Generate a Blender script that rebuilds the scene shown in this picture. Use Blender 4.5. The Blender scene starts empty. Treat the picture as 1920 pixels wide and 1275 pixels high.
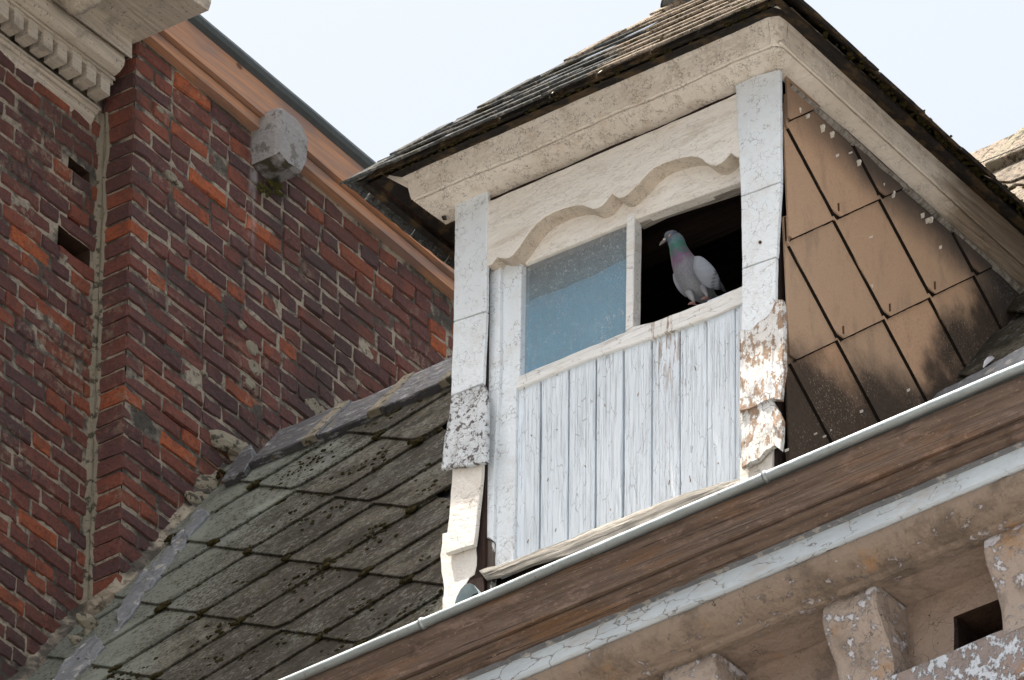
import bpy, bmesh, math, random
from math import radians as rad, sin, cos, tan, pi, sqrt
from mathutils import Vector as V, Matrix, noise
random.seed(7)
S = bpy.context.scene
H = 21.5                       # height of the dormer's middle above the street; everything is modelled round it

# ------------------------------------------------------------------ camera
PITCH, AZ, ROLL, FPX, DIST = rad(35.45), rad(36.97), rad(.59), 22000., 34.4
r0 = V((cos(AZ), sin(AZ), 0)); fh = V((-sin(AZ), cos(AZ), 0)); zz = V((0, 0, 1))
CF = fh*cos(PITCH) + zz*sin(PITCH); u0 = -fh*sin(PITCH) + zz*cos(PITCH)
CR = r0*cos(ROLL) + u0*sin(ROLL); CU = -r0*sin(ROLL) + u0*cos(ROLL)
def ray(x, y): return CF + CR*((x-960)/FPX) - CU*((y-637.5)/FPX)
CP = -ray(1100, 700)*DIST
def at(x, y, n, k):            # the point of the survey plane n.p = k seen at a photograph position
    n = {'x': V((1, 0, 0)), 'y': V((0, 1, 0)), 'z': zz}.get(n, n) if isinstance(n, str) else n
    d = ray(x, y); return CP + d*((k-CP.dot(n))/d.dot(n))
def seen(p):
    d = V(p)-CP; w = d.dot(CF); return 960+FPX*d.dot(CR)/w, 637.5-FPX*d.dot(CU)/w
cam = bpy.data.objects.new('camera', bpy.data.cameras.new('camera')); S.collection.objects.link(cam)
m = Matrix((CR, CU, -CF)).transposed().to_4x4(); m.translation = CP+V((0, 0, H)); cam.matrix_world = m
cam.data.lens = FPX/1920*36; cam.data.sensor_width = 36; cam.data.clip_start = 1; cam.data.clip_end = 2000
S.camera = cam

# ------------------------------------------------------------------ sky, sun, exposure
SUN = V((-.19, -.22, 1.)).normalized()
el = math.asin(SUN.z)
w = bpy.data.worlds.new('World'); S.world = w; w.use_nodes = True
nt = w.node_tree; nt.nodes.clear()
sky = nt.nodes.new('ShaderNodeTexSky'); sky.sky_type = 'NISHITA'; sky.sun_disc = False
sky.sun_elevation = el; sky.sun_rotation = math.atan2(SUN.x, SUN.y)
sky.air_density = 1.0; sky.dust_density = 9.0; sky.ozone_density = 1.0; sky.altitude = 0
bg = nt.nodes.new('ShaderNodeBackground'); bg.inputs[1].default_value = .122
wo = nt.nodes.new('ShaderNodeOutputWorld'); hs = nt.nodes.new('ShaderNodeHueSaturation'); hs.inputs['Saturation'].default_value = .46; hs.inputs['Hue'].default_value = .475; nt.links.new(sky.outputs[0], hs.inputs['Color']); nt.links.new(hs.outputs[0], bg.inputs[0]); nt.links.new(bg.outputs[0], wo.inputs[0])
sl = bpy.data.lights.new('sun', 'SUN'); sl.energy = 4.0; sl.angle = rad(.5); sl.color = (1, .93, .83)
so = bpy.data.objects.new('sun', sl); S.collection.objects.link(so); so.rotation_euler = (-SUN).to_track_quat('-Z', 'Y').to_euler()
so.location = SUN*40+V((0, 0, H))
S.view_settings.view_transform = 'Standard'; S.view_settings.look = 'None'; S.view_settings.gamma = 1
S.view_settings.use_curve_mapping = False; S.view_settings.exposure = 1.30

# ------------------------------------------------------------------ node helpers
class NT:
    def __init__(s, name, rough=.85, spec=.3):
        s.m = bpy.data.materials.new(name); s.m.use_nodes = True; s.t = s.m.node_tree
        s.b = s.t.nodes['Principled BSDF']; s.b.inputs['Roughness'].default_value = rough
        s.b.inputs['Specular IOR Level'].default_value = spec
        g = s.n('ShaderNodeNewGeometry'); sb = s.n('ShaderNodeVectorMath'); sb.operation = 'SUBTRACT'
        s.l(g.outputs['Position'], sb.inputs[0]); sb.inputs[1].default_value = (0, 0, H); s.pos = sb.outputs[0]
        s.h = None
    def n(s, k): return s.t.nodes.new(k)
    def l(s, a, b): s.t.links.new(a, b)
    def put(s, i, v):
        if hasattr(v, 'is_linked'): s.l(v, i)
        elif isinstance(v, (tuple, list)) and len(v) == 3 and i.type == 'RGBA': i.default_value = (*v, 1)
        else: i.default_value = v
    def math(s, op, a, b=0., c=None, clamp=False):
        n = s.n('ShaderNodeMath'); n.operation = op; n.use_clamp = clamp; s.put(n.inputs[0], a); s.put(n.inputs[1], b)
        if c is not None: s.put(n.inputs[2], c)
        return n.outputs[0]
    def rnd(s):
        return s.n('ShaderNodeObjectInfo').outputs['Random']
    def vec(s, sc=(1, 1, 1), rot=(0, 0, 0), shift=False):
        n = s.n('ShaderNodeMapping'); s.l(s.pos, n.inputs[0]); n.inputs['Scale'].default_value = sc; n.inputs['Rotation'].default_value = rot
        if shift:
            c = s.n('ShaderNodeCombineXYZ'); r = s.rnd(); s.l(s.math('MULTIPLY', r, 37.), c.inputs[0]); s.l(s.math('MULTIPLY', r, 91.), c.inputs[1]); s.l(s.math('MULTIPLY', r, 53.), c.inputs[2])
            s.l(c.outputs[0], n.inputs['Location'])
        return n.outputs[0]
    def noise(s, scale, vec=None, det=4, rough=.6, dist=0.):
        n = s.n('ShaderNodeTexNoise'); s.l(vec or s.pos, n.inputs['Vector']); n.inputs['Scale'].default_value = scale
        n.inputs['Detail'].default_value = det; n.inputs['Roughness'].default_value = rough; n.inputs['Distortion'].default_value = dist
        return n.outputs['Fac']
    def vor(s, scale, vec=None, feat='DISTANCE_TO_EDGE', warp=0.):
        v = vec or s.pos
        if warp:
            nn = s.n('ShaderNodeTexNoise'); s.l(v, nn.inputs['Vector']); nn.inputs['Scale'].default_value = scale*1.7; nn.inputs['Detail'].default_value = 3
            sb = s.n('ShaderNodeVectorMath'); sb.operation = 'MULTIPLY_ADD'; s.l(nn.outputs['Color'], sb.inputs[0]); sb.inputs[1].default_value = (warp,)*3; s.l(v, sb.inputs[2]); v = sb.outputs[0]
        n = s.n('ShaderNodeTexVoronoi'); n.feature = feat; s.l(v, n.inputs['Vector']); n.inputs['Scale'].default_value = scale
        return n.outputs['Distance']
    def step(s, f, lo, hi, a=0., b=1.):
        n = s.n('ShaderNodeMapRange'); n.interpolation_type = 'SMOOTHSTEP'; s.put(n.inputs[0], f)
        for k, v_ in zip((1, 2, 3, 4), (lo, hi, a, b)): s.put(n.inputs[k], v_)
        return n.outputs[0]
    def mix(s, f, a, b, mode='MIX'):
        n = s.n('ShaderNodeMix'); n.data_type = 'RGBA'; n.blend_type = mode; s.put(n.inputs[0], f); s.put(n.inputs[6], a); s.put(n.inputs[7], b); return n.outputs[2]
    def ramp(s, f, stops):
        n = s.n('ShaderNodeValToRGB'); s.put(n.inputs[0], f); e = n.color_ramp.elements
        while len(e) < len(stops): e.new(.5)
        for q, (p, c) in zip(e, stops): q.position = p; q.color = (*c, 1)
        return n.outputs[0]
    def axis(s, k):
        n = s.n('ShaderNodeSeparateXYZ'); s.l(s.pos, n.inputs[0]); return n.outputs[k]
    def up(s):
        g = s.n('ShaderNodeNewGeometry'); n = s.n('ShaderNodeSeparateXYZ'); s.l(g.outputs['Normal'], n.inputs[0]); return n.outputs[2]
    def col(s, c): s.put(s.b.inputs['Base Color'], c)
    def rough(s, r): s.put(s.b.inputs['Roughness'], r)
    def bump(s, h, dist, strength=1.):
        n = s.n('ShaderNodeBump'); n.inputs['Distance'].default_value = dist; n.inputs['Strength'].default_value = strength; s.put(n.inputs['Height'], h)
        if s.h is not None: s.l(s.h, n.inputs['Normal'])
        s.h = n.outputs[0]; s.l(s.h, s.b.inputs['Normal'])

M = {}
def mats():
    # brick: each has a tone of its own, soot and mortar smears over it
    s = NT('brick', .9, .2)
    c = s.ramp(s.rnd(), [(0, (.095, .051, .050)), (.28, (.135, .060, .053)), (.60, (.180, .067, .051)), (.84, (.235, .076, .047)), (.94, (.31, .088, .043)), (1, (.42, .112, .040))])
    n1 = s.noise(22, s.vec(shift=True), 5, .65)
    c = s.mix(s.step(n1, .42, .75, 0, .85), c, s.mix(.6, c, (.060, .040, .042)))
    c = s.mix(s.step(s.noise(55, det=4), .56, .68, 0, .5), c, (.24, .085, .05))
    c = s.mix(s.step(s.noise(140, det=3), .62, .72, 0, .7), c, (.03, .02, .02))
    c = s.mix(s.step(s.noise(2.3, det=5, rough=.65), .46, .66, 0, .6), c, (.055, .042, .042)); c = s.mix(s.step(s.noise(75, det=5, rough=.7), .50, .66, 0, .55), c, (.05, .036, .036))
    sm = s.math('MULTIPLY', s.step(s.noise(3.6, det=3), .55, .66), s.step(s.noise(34, det=5, rough=.7), .48, .58))
    c = s.mix(s.math('MULTIPLY', sm, .45), c, (.34, .27, .19))
    c = s.mix(s.step(s.noise(210, det=2), .70, .74, 0, .5), c, (.35, .31, .28))
    c = s.mix(s.step(s.noise(1.3, s.vec((1, 1, .6)), 6, .7), .45, .62, 0, .55), c, (.060, .043, .042))
    ly = s.step(s.math('ABSOLUTE', s.math('SUBTRACT', s.axis(1), s.math('ADD', 2.29, s.math('MULTIPLY', s.noise(6), .03)))), .006, .03, 1, 0); lz = s.math('MULTIPLY', s.step(s.axis(2), 3.02, 3.3), s.step(s.noise(28, s.vec((1, 1, .3)), 5, .7), .38, .58))
    c = s.mix(s.math('MULTIPLY', s.math('MULTIPLY', ly, lz), .6), c, (.38, .36, .36))
    s.col(c); s.bump(s.noise(48, det=6, rough=.7), .010, .8); s.bump(s.noise(9, det=3), .02, .5); M['brick'] = s.m
    s = NT('mortar', .95, .1)
    c = s.mix(s.step(s.noise(7, det=5), .40, .58), (.09, .08, .068), (.37, .32, .25))
    c = s.mix(s.step(s.noise(40, det=5), .52, .62, 0, .6), c, (.06, .055, .05))
    s.col(c); s.bump(s.noise(60, det=6), .012); M['mortar'] = s.m
    s = NT('mortar_pale', .95, .1)
    c = s.mix(s.noise(14, det=6), (.21, .195, .155), (.40, .35, .26)); c = s.mix(s.step(s.noise(30, det=6), .54, .60, 0, .85), c, (.06, .058, .045))
    c = s.mix(s.step(s.noise(6), .58, .66, 0, .5), c, (.16, .15, .06))
    s.col(c); s.bump(s.noise(38, det=7, rough=.7), .02); M['mortar_pale'] = s.m
    # planed softwood of the verge
    s = NT('softwood', .7, .3)
    g = s.noise(1, s.vec((42, .9, 42)), 5, .6, .6); g2 = s.noise(1, s.vec((160, 2.4, 160)), 3)
    c = s.mix(s.step(g, .3, .7), (.56, .28, .145), (.40, .24, .17)); c = s.mix(s.step(g2, .45, .65, 0, .35), c, (.25, .12, .07))
    c = s.mix(s.step(s.noise(2.4, s.vec((5, 1, 5)), 4), .46, .62, 0, .75), c, (.27, .19, .165))
    k = s.vor(3.2, s.vec((1.6, 1, 1.6)), 'F1'); c = s.mix(s.step(k, .03, .075, .9, 0), c, (.12, .055, .04))
    s.col(c); s.bump(g2, .003); M['softwood'] = s.m
    s = NT('lead_dark', .55, .5); c = s.mix(s.noise(7, s.vec((1, .3, 1)), 5), (.035, .045, .046), (.085, .10, .10)); s.col(c); s.bump(s.noise(5), .02); M['lead_dark'] = s.m
    s = NT('stone', .9, .2)
    c = s.mix(s.noise(9, det=6), (.26, .27, .29), (.46, .43, .40)); c = s.mix(s.step(s.noise(14, det=6, rough=.7), .54, .60, 0, .6), c, (.13, .11, .085))
    c = s.mix(s.math('MULTIPLY', s.step(s.up(), -.1, -.7), s.step(s.noise(12, det=5), .40, .55), clamp=True), c, (.085, .075, .05))
    s.col(c); s.bump(s.noise(45, det=7, rough=.7), .02); M['stone'] = s.m
    # weathered cream paint on the neighbour's timber cornice
    s = NT('cream_paint', .75, .3)
    g = s.noise(1, s.vec((60, 2.2, 60), (0, 0, 0)), 6, .7, 1.2)
    c = s.mix(s.step(g, .35, .7), (.60, .54, .45), (.40, .35, .29)); c = s.mix(s.step(s.noise(9, det=6, rough=.7), .52, .66, 0, .55), c, (.25, .22, .19))
    c = s.mix(s.step(s.noise(80, det=4), .60, .68, 0, .7), c, (.12, .10, .085))
    s.col(c); s.bump(g, .006); M['cream_paint'] = s.m
    # roof slates: lichen, pits and moss
    def slate(name, a, b_, lich, pits=1.):
        s = NT(name, .93, .2)
        c = s.mix(s.rnd(), a, b_); gr = s.noise(1, s.vec((5, 26, 26), (0, 0, rad(18))), 5, .7)
        c = s.mix(s.step(gr, .35, .68, 0, .7), c, s.mix(.5, c, (.12, .105, .082)))
        c = s.mix(s.step(s.noise(4.1, det=5, rough=.7), .46, .60, 0, .8 if lich else .3), c, (.055, .046, .030))
        c = s.mix(s.step(s.noise(75, det=6, rough=.8), .50, .58, 0, .8), c, (.026, .022, .019)); c = s.mix(s.step(s.noise(52, s.vec((1, .7, .7)), 4, .7), .54, .60, 0, .75), c, (.25, .235, .20))
        c = s.mix(s.step(s.noise(24, s.vec((1, .6, .6)), 5, .75), .54, .61, 0, .8), c, (.058, .050, .024))
        if lich:
            lm = s.math('MULTIPLY', s.step(s.axis(0), -1.9, -3.0), 1.); lm = s.math('ADD', lm, s.step(s.noise(2.2, det=2), .52, .70, 0, .55))
            ln = s.step(s.math('ADD', s.noise(70, det=5, rough=.7), s.math('MULTIPLY', lm, .18)), .58, .63)
            c = s.mix(s.math('MULTIPLY', ln, s.math('MULTIPLY', lm, .8, clamp=True)), c, (.34, .37, .31))
        if lich: c = s.mix(s.step(s.noise(95, s.vec((.4, 1, 1)), 3), .69, .71), c, (.42, .45, .47))
        c = s.mix(s.step(s.noise(11, det=5, rough=.7), .62, .69, 0, .7), c, (.085, .075, .02))
        if lich: c = s.mix(s.math('MULTIPLY', s.step(s.noise(8, s.vec((1, .6, .6)), 8, .8), .56, .60), s.step(s.axis(0), -2.0, -2.9, .25, .75)), c, (.30, .32, .28))
        if lich: c = s.mix(s.math('MULTIPLY', s.step(s.noise(6.5, s.vec((1, .7, .7)), 8, .8), .52, .57), s.step(s.axis(0), -2.9, -2.2, .2, .8)), c, (.040, .035, .022))
        s.col(c); s.bump(s.noise(65, det=6, rough=.8), .022, 1.*pits); s.bump(s.vor(60, None, 'SMOOTH_F1'), .010, .5*pits); return s.m
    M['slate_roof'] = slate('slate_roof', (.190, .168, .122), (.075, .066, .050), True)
    M['slate_lit'] = slate('slate_lit', (.52, .43, .33), (.40, .33, .26), False, .8)  # paler copy of the slates, sunshine put into its colour
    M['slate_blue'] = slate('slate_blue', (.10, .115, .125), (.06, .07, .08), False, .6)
    s = NT('slate_cap', .6, .45)
    c = s.mix(s.noise(5, det=5), (.030, .031, .036), (.085, .085, .09)); c = s.mix(s.step(s.noise(12, s.vec((1, 3, 3)), 6, .75), .54, .62), c, (.26, .27, .28))
    c = s.mix(s.step(s.noise(30, det=5), .60, .66, 0, .7), c, (.13, .11, .03)); s.col(c); s.bump(s.noise(30, det=5), .01); M['slate_cap'] = s.m
    # side slates: tan asbestos-cement, algae up from the roof, soot down from the eave
    s = NT('slate_side', .9, .2)
    c = s.mix(s.noise(2.2, det=3), (.62, .375, .22), (.54, .355, .235)); c = s.mix(s.step(s.noise(240, s.vec((1, 1, .5)), 3), .5, .68, 0, .35), c, (.22, .15, .11))
    c = s.mix(s.math('MULTIPLY', s.rnd(), .5), c, (.36, .28, .20)); c = s.mix(s.step(s.noise(16, s.vec((1, 1, .35)), 6, .7), .50, .68, 0, .4), c, (.26, .19, .14))
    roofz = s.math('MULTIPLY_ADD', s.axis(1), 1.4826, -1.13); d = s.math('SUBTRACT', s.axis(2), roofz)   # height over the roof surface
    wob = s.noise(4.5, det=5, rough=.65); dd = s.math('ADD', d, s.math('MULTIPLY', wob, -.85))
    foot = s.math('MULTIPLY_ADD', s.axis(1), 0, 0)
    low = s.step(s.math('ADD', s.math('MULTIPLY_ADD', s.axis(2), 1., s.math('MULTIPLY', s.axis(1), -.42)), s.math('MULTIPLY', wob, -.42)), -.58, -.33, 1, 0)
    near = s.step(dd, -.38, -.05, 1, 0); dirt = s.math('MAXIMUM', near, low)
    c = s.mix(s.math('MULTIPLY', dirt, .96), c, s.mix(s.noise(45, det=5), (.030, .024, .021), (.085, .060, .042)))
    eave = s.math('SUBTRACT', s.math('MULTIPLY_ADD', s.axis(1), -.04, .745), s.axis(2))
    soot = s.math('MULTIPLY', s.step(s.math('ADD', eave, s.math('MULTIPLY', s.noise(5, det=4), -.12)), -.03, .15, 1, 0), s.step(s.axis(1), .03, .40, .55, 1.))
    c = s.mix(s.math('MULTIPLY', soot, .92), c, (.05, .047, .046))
    sp = s.math('MULTIPLY', s.step(s.noise(150, det=2), .60, .66), s.math('MULTIPLY', s.step(dirt, .15, .5), s.step(s.noise(3.4), .42, .6)))
    c = s.mix(s.math('MULTIPLY', sp, .75), c, (.36, .31, .24))
    s.col(c); s.bump(s.noise(110, det=5), .004); s.bump(s.math('MULTIPLY', s.noise(60, det=6, rough=.7), dirt), .008); M['slate_side'] = s.m
    # paints of the dormer
    def paint(name, base, old, vec=(1, 1, 1), crack=26, cw=.05, cm=.5, peel=.63, under=(.28, .24, .19), grain=None, warp=.05, tone=(.42, .36, .28), tm=.5, relief=.006, pscale=9):
        s = NT(name, .65, .35); v = s.vec(vec)
        c = s.mix(s.step(s.noise(3, det=5), .35, .7, 0, 1), base, old)
        c = s.mix(s.step(s.noise(13, v, 6, .7), .48, .72, 0, tm), c, tone)
        hgt = s.noise(30, v, 6, .7)
        if name in ('paint_plank', 'paint_rail'):
            dx = s.math('ABSOLUTE', s.math('SUBTRACT', s.axis(0), .285)); st_ = s.math('MULTIPLY', s.step(dx, .03, .075, 1, 0), s.step(s.axis(2), -.28, .04, .25, 1))
            sn_ = s.step(s.noise(1, s.vec((75, 1, 9)), 6, .75, .5), .50, .60)
            c = s.mix(s.math('MULTIPLY', s.math('MULTIPLY', st_, sn_), .8), c, (.26, .15, .085))
            d2 = s.math('MULTIPLY', s.step(s.noise(1, s.vec((110, 1, 16)), 5, .8), .64, .68), s.step(s.axis(0), .15, .3)); c = s.mix(s.math('MULTIPLY', d2, .7), c, (.22, .15, .10))
        if grain:
            gv = s.vec(grain); g = s.noise(1, gv, 6, .65, .4); gm = s.step(s.noise(5, s.vec((3, 3, .6)), 3), .38, .62, .25, 1)
            c = s.mix(s.math('MULTIPLY', s.step(g, .585, .65), s.math('MULTIPLY', gm, .5)), c, (.20, .21, .22)); s.bump(s.step(g, .5, .66, 1, 0), .0012)
        if crack:
            ck = s.vor(crack, v, 'DISTANCE_TO_EDGE', warp); mk = s.step(s.noise(crack*.38, v, 4, .75), .47, .56)
            ln = s.math('MULTIPLY', s.step(ck, 0, cw, 1, 0), mk); c = s.mix(s.math('MULTIPLY', ln, cm), c, (.10, .08, .065)); s.bump(ln, .004, -1.)
        if peel < 1:
            p = s.noise(pscale, v, 8, .72); pm = s.step(p, peel, peel+.012); c = s.mix(pm, c, s.mix(s.noise(60), under, tuple(q*.6 for q in under)))
            ed = s.math('MULTIPLY', s.step(p, peel-.012, peel), s.step(p, peel, peel+.012, 1, 0)); c = s.mix(s.math('MULTIPLY', ed, .8), c, (.09, .075, .065)); s.bump(pm, .004, -1.)
        s.col(c); s.bump(hgt, relief, .8); return s.m
    M['paint_eave'] = paint('paint_eave', (.78, .735, .66), (.69, .63, .55), (1, 1, 1), 80, .09, .75, .70, (.30, .22, .16), None, .02, (.50, .40, .30), .6, .016)
    M['paint_valance'] = paint('paint_valance', (.87, .845, .79), (.82, .78, .71), (.55, 1, 1.6), 60, .07, .32, .74, (.34, .27, .2), None, .012, (.52, .44, .34), .5, .016)
    M['paint_shaded'] = paint('paint_shaded', (.62, .55, .46), (.54, .47, .385), (1, 1, 1), 80, .09, .6, .72, (.30, .22, .16), None, .02, (.42, .34, .26), .5, .012)
    M['paint_post'] = paint('paint_post', (.75, .81, .855), (.69, .745, .785), (1, 1, 1), 46, .05, .6, .70, (.36, .33, .28), None, .02, (.56, .55, .52), .45, .009)
    M['paint_plank'] = paint('paint_plank', (.72, .80, .87), (.66, .74, .81), (3, 1, .6), 18, .03, .5, .70, (.30, .28, .25), (230, 60, 3.6), .02, (.60, .62, .62), .22, .002)
    M['paint_rail'] = paint('paint_rail', (.80, .815, .81), (.74, .745, .73), (.6, 1, 2.5), 20, .03, .5, .66, (.38, .33, .26), (2.5, 60, 70), .02, (.52, .46, .36), .4, .005)
    M['paint_flake'] = paint('paint_flake', (.66, .70, .73), (.55, .60, .64), (1, 1, 1), 36, .09, .85, .555, (.13, .115, .115), None, .03, (.36, .36, .36), .6, .015, 38)
    M['paint_flake_warm'] = paint('paint_flake_warm', (.74, .75, .75), (.70, .66, .58), (1.3, 1, .7), 22, .05, .7, .525, (.42, .29, .20), None, .03, (.34, .30, .29), .7, .02, 24)
    M['paint_bright'] = paint('paint_bright', (.76, .73, .68), (.72, .67, .60), (1, 1, 1), 22, .03, .5, .64, (.52, .36, .22), None, .02, (.60, .52, .42), .3, .01)
    M['paint_broken'] = paint('paint_broken', (.66, .67, .68), (.60, .58, .54), (1.6, 1, .5), 18, .04, .7, .50, (.11, .085, .07), None, .03, (.36, .33, .30), .4, .012, 10)
    m_ = M['paint_eave']; s = NT('paint_side', .75, .3); w_ = s.noise(1, s.vec((60, 2.0, 90), (rad(3), 0, 0)), 6, .7, 1.0)
    base = s.mix(s.step(s.noise(3, det=5), .35, .7), (.74, .69, .61), (.62, .56, .48)); ck = s.vor(88, None, 'DISTANCE_TO_EDGE', .012)
    base = s.mix(s.math('MULTIPLY', s.math('MULTIPLY', s.step(ck, 0, .075, 1, 0), s.step(s.noise(20), .46, .6)), .6), base, (.10, .08, .065))
    wood = s.mix(s.step(w_, .35, .62), (.40, .33, .25), (.27, .21, .16)); wood = s.mix(s.step(w_, .62, .70, 0, .8), wood, (.05, .04, .035))
    k_ = s.step(s.math('ADD', s.axis(1), s.math('MULTIPLY', s.noise(5, s.vec((1, .5, 3)), 5), .9)), 1.0, 1.3)
    s.col(s.mix(k_, base, wood)); s.bump(s.noise(30, det=6), .010); s.bump(s.math('MULTIPLY', w_, k_), .012); M['paint_side'] = s.m
    # timber
    def timber(name, a, b_, vec, rough=.9, bmp=.02):
        s = NT(name, rough, .2); g = s.noise(1, s.vec(vec), 6, .7, .5); c = s.mix(s.step(g, .38, .62), a, b_); c = s.mix(s.step(g, .60, .68, 0, .8), c, (.03, .025, .02)); s.col(c); s.bump(g, bmp); return s.m
    M['driftwood'] = timber('driftwood', (.50, .47, .42), (.27, .25, .22), (2.2, 60, 60), .9, .03)
    M['verge_wood'] = timber('verge_wood', (.42, .335, .25), (.28, .215, .16), (30, 2.2, 60))
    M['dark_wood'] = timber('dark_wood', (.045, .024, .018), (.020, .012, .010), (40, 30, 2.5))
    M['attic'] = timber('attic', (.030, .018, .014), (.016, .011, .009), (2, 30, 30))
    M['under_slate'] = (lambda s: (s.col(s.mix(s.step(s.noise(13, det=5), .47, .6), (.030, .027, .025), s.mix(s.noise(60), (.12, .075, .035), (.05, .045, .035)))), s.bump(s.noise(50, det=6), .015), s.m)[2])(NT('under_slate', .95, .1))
    # zinc bead, painted gutter boards, rendered cornice
    s = NT('zinc', .5, .5); s.b.inputs['Metallic'].default_value = .75
    c = s.mix(s.noise(18, s.vec((.4, 1, 1)), 5), (.25, .29, .30), (.40, .44, .45)); c = s.mix(s.step(s.noise(60, det=4), .63, .68, 0, .6), c, (.22, .17, .12)); s.col(c); s.rough(s.step(s.noise(22), .3, .7, .42, .65)); s.bump(s.noise(9, s.vec((.6, 1, 1))), .006); M['zinc'] = s.m
    s = NT('brown_board', .8, .25)
    g = s.noise(1, s.vec((2.2, 30, 46)), 6, .7, .6); c = s.mix(s.step(g, .36, .66), (.100, .069, .053), (.165, .118, .090))
    c = s.mix(s.step(s.noise(26, s.vec((.35, 1, 1)), 6, .75), .52, .66, 0, .7), c, (.25, .175, .145)); c = s.mix(s.step(s.noise(5, s.vec((.4, 1, 2)), 5), .54, .68, 0, .5), c, (.21, .110, .050)); c = s.mix(s.step(s.noise(1, s.vec((1.1, 90, 130)), 5, .7, .3), .585, .62, 0, .85), c, (.030, .021, .017)); c = s.mix(s.step(s.noise(1, s.vec((3, 120, 170)), 4, .7), .63, .67, 0, .5), c, (.36, .29, .22))
    c = s.mix(s.step(s.noise(11, s.vec((.6, 1, 1)), 5), .56, .70, 0, .75), c, (.06, .040, .030)); c = s.mix(s.step(s.noise(130, s.vec((.5, 1, 1)), 3), .66, .70, 0, .6), c, (.38, .28, .18))
    s.col(c); s.bump(g, .008); s.bump(s.noise(70, det=5), .006); M['brown_board'] = s.m
    M['stripe'] = paint('stripe', (.54, .61, .66), (.46, .52, .57), (.5, 1, 1.2), 17, .035, .75, .64, (.22, .185, .16), None, .05, (.40, .36, .32), .55, .012)
    def render(name, a, b_, flake, fth, fsc=30, fx=(1, 1, 1)):
        s = NT(name, .9, .2); c = s.mix(s.noise(4, det=5), a, b_); c = s.mix(s.step(s.noise(7, det=6, rough=.7), .48, .66, 0, .65), c, tuple(q*.45 for q in a))
        c = s.mix(s.step(s.noise(5.3, det=4), .56, .7, 0, .6), c, (.36, .20, .085))
        ck = s.vor(11, None, 'DISTANCE_TO_EDGE', .09); ln = s.math('MULTIPLY', s.step(ck, 0, .012, 1, 0), s.step(s.noise(3.3), .5, .58)); c = s.mix(ln, c, (.05, .04, .035))
        f = s.noise(fsc, s.vec(fx), 7, .75); f = s.math('ADD', f, s.step(s.math('MULTIPLY_ADD', s.axis(0), -.012, s.axis(2)), -1.205, -1.175, .05, 0)) if name == 'render_cove' else f; f = s.math('ADD', f, s.step(s.axis(2), -1.25, -1.20, 0, .06)) if name == 'render_corbel' else f; f = s.step(f, fth, fth+.03); c = s.mix(f, c, flake); s.col(c); s.bump(s.noise(35, det=6), .012); s.bump(f, .004); s.bump(ln, .006, -1.); return s.m
    M['render_cove'] = render('render_cove', (.235, .185, .145), (.31, .25, .20), (.44, .40, .40), .62, 26)
    M['render_wall'] = render('render_wall', (.29, .22, .175), (.34, .27, .225), (.42, .38, .36), .70)
    M['render_corbel'] = render('render_corbel', (.36, .295, .25), (.42, .36, .32), (.56, .56, .60), .545, 20)
    M['render_flaked'] = render('render_flaked', (.25, .21, .20), (.32, .27, .25), (.55, .60, .66), .50, 30, (1, 1, .8))
    s = NT('lead_blue', .45, .5); c = s.mix(s.noise(9, det=5), (.42, .55, .62), (.56, .66, .70)); s.col(c); s.bump(s.noise(20, det=5), .006); M['lead_blue'] = s.m
    s = NT('lead_grey', .7, .4); c = s.mix(s.noise(9, det=6), (.10, .108, .12), (.23, .24, .25)); c = s.mix(s.step(s.noise(28, det=5), .56, .64, 0, .7), c, (.42, .40, .36)); s.col(c); s.bump(s.noise(22, det=6), .015); M['lead_grey'] = s.m
    s = NT('blue_sheet', .6, .3); c = s.mix(s.step(s.axis(2), .42, .12), (.12, .42, .66), (.20, .52, .74)); c = s.mix(s.step(s.noise(5, det=4), .45, .7, 0, .4), c, (.24, .45, .58)); s.col(c); M['blue_sheet'] = s.m
    # dusty glass
    s = NT('glass', .12, .5); t = s.t
    tr = s.n('ShaderNodeBsdfTransparent'); mx = s.n('ShaderNodeMixShader')
    sp = s.step(s.noise(110, s.vec((1, 1, .8)), 5, .8), .575, .62); low = s.step(s.axis(2), .48, .12, .25, 1.)
    fac = s.math('MAXIMUM', s.math('MULTIPLY', sp, s.math('MULTIPLY', s.step(s.noise(7, det=4), .46, .58), low)), s.math('ADD', s.step(s.axis(2), .30, .46, .17, .30), s.math('MULTIPLY', s.noise(26, s.vec((1, 1, .35)), 7, .75), .34)))
    s.col(s.mix(sp, s.mix(s.step(s.axis(2), .50, .30), (.23, .26, .28), (.26, .40, .49)), (.62, .68, .70))); s.b.inputs['Roughness'].default_value = .25
    s.l(fac, mx.inputs[0]); s.l(tr.outputs[0], mx.inputs[1]); s.l(s.b.outputs[0], mx.inputs[2])
    gl = s.n('ShaderNodeBsdfGlossy'); gl.inputs['Roughness'].default_value = .04; fr = s.n('ShaderNodeValue'); fr.outputs[0].default_value = .05
    m2 = s.n('ShaderNodeMixShader'); s.l(fr.outputs[0], m2.inputs[0]); s.l(mx.outputs[0], m2.inputs[1]); s.l(gl.outputs[0], m2.inputs[2])
    s.l(m2.outputs[0], t.nodes['Material Output'].inputs[0]); M['glass'] = s.m
    s = NT('hole_shade', 1., .05); s.col(s.mix(s.noise(30, det=5), (.035, .022, .016), (.075, .045, .032))); s.bump(s.noise(40, det=5), .01); M['hole_shade'] = s.m  # near-black hole insides, the shade within put into the colour
    s = NT('grime', 1., .05); s.col(s.mix(s.noise(60), (.010, .009, .008), (.026, .020, .016))); s.bump(s.noise(120, det=5), .01); M['grime'] = s.m
    s = NT('moss', 1., .05); c = s.mix(s.noise(80, det=5), (.018, .016, .009), (.075, .062, .022)); s.col(c); s.bump(s.noise(120, det=5), .02); M['moss'] = s.m
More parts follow.
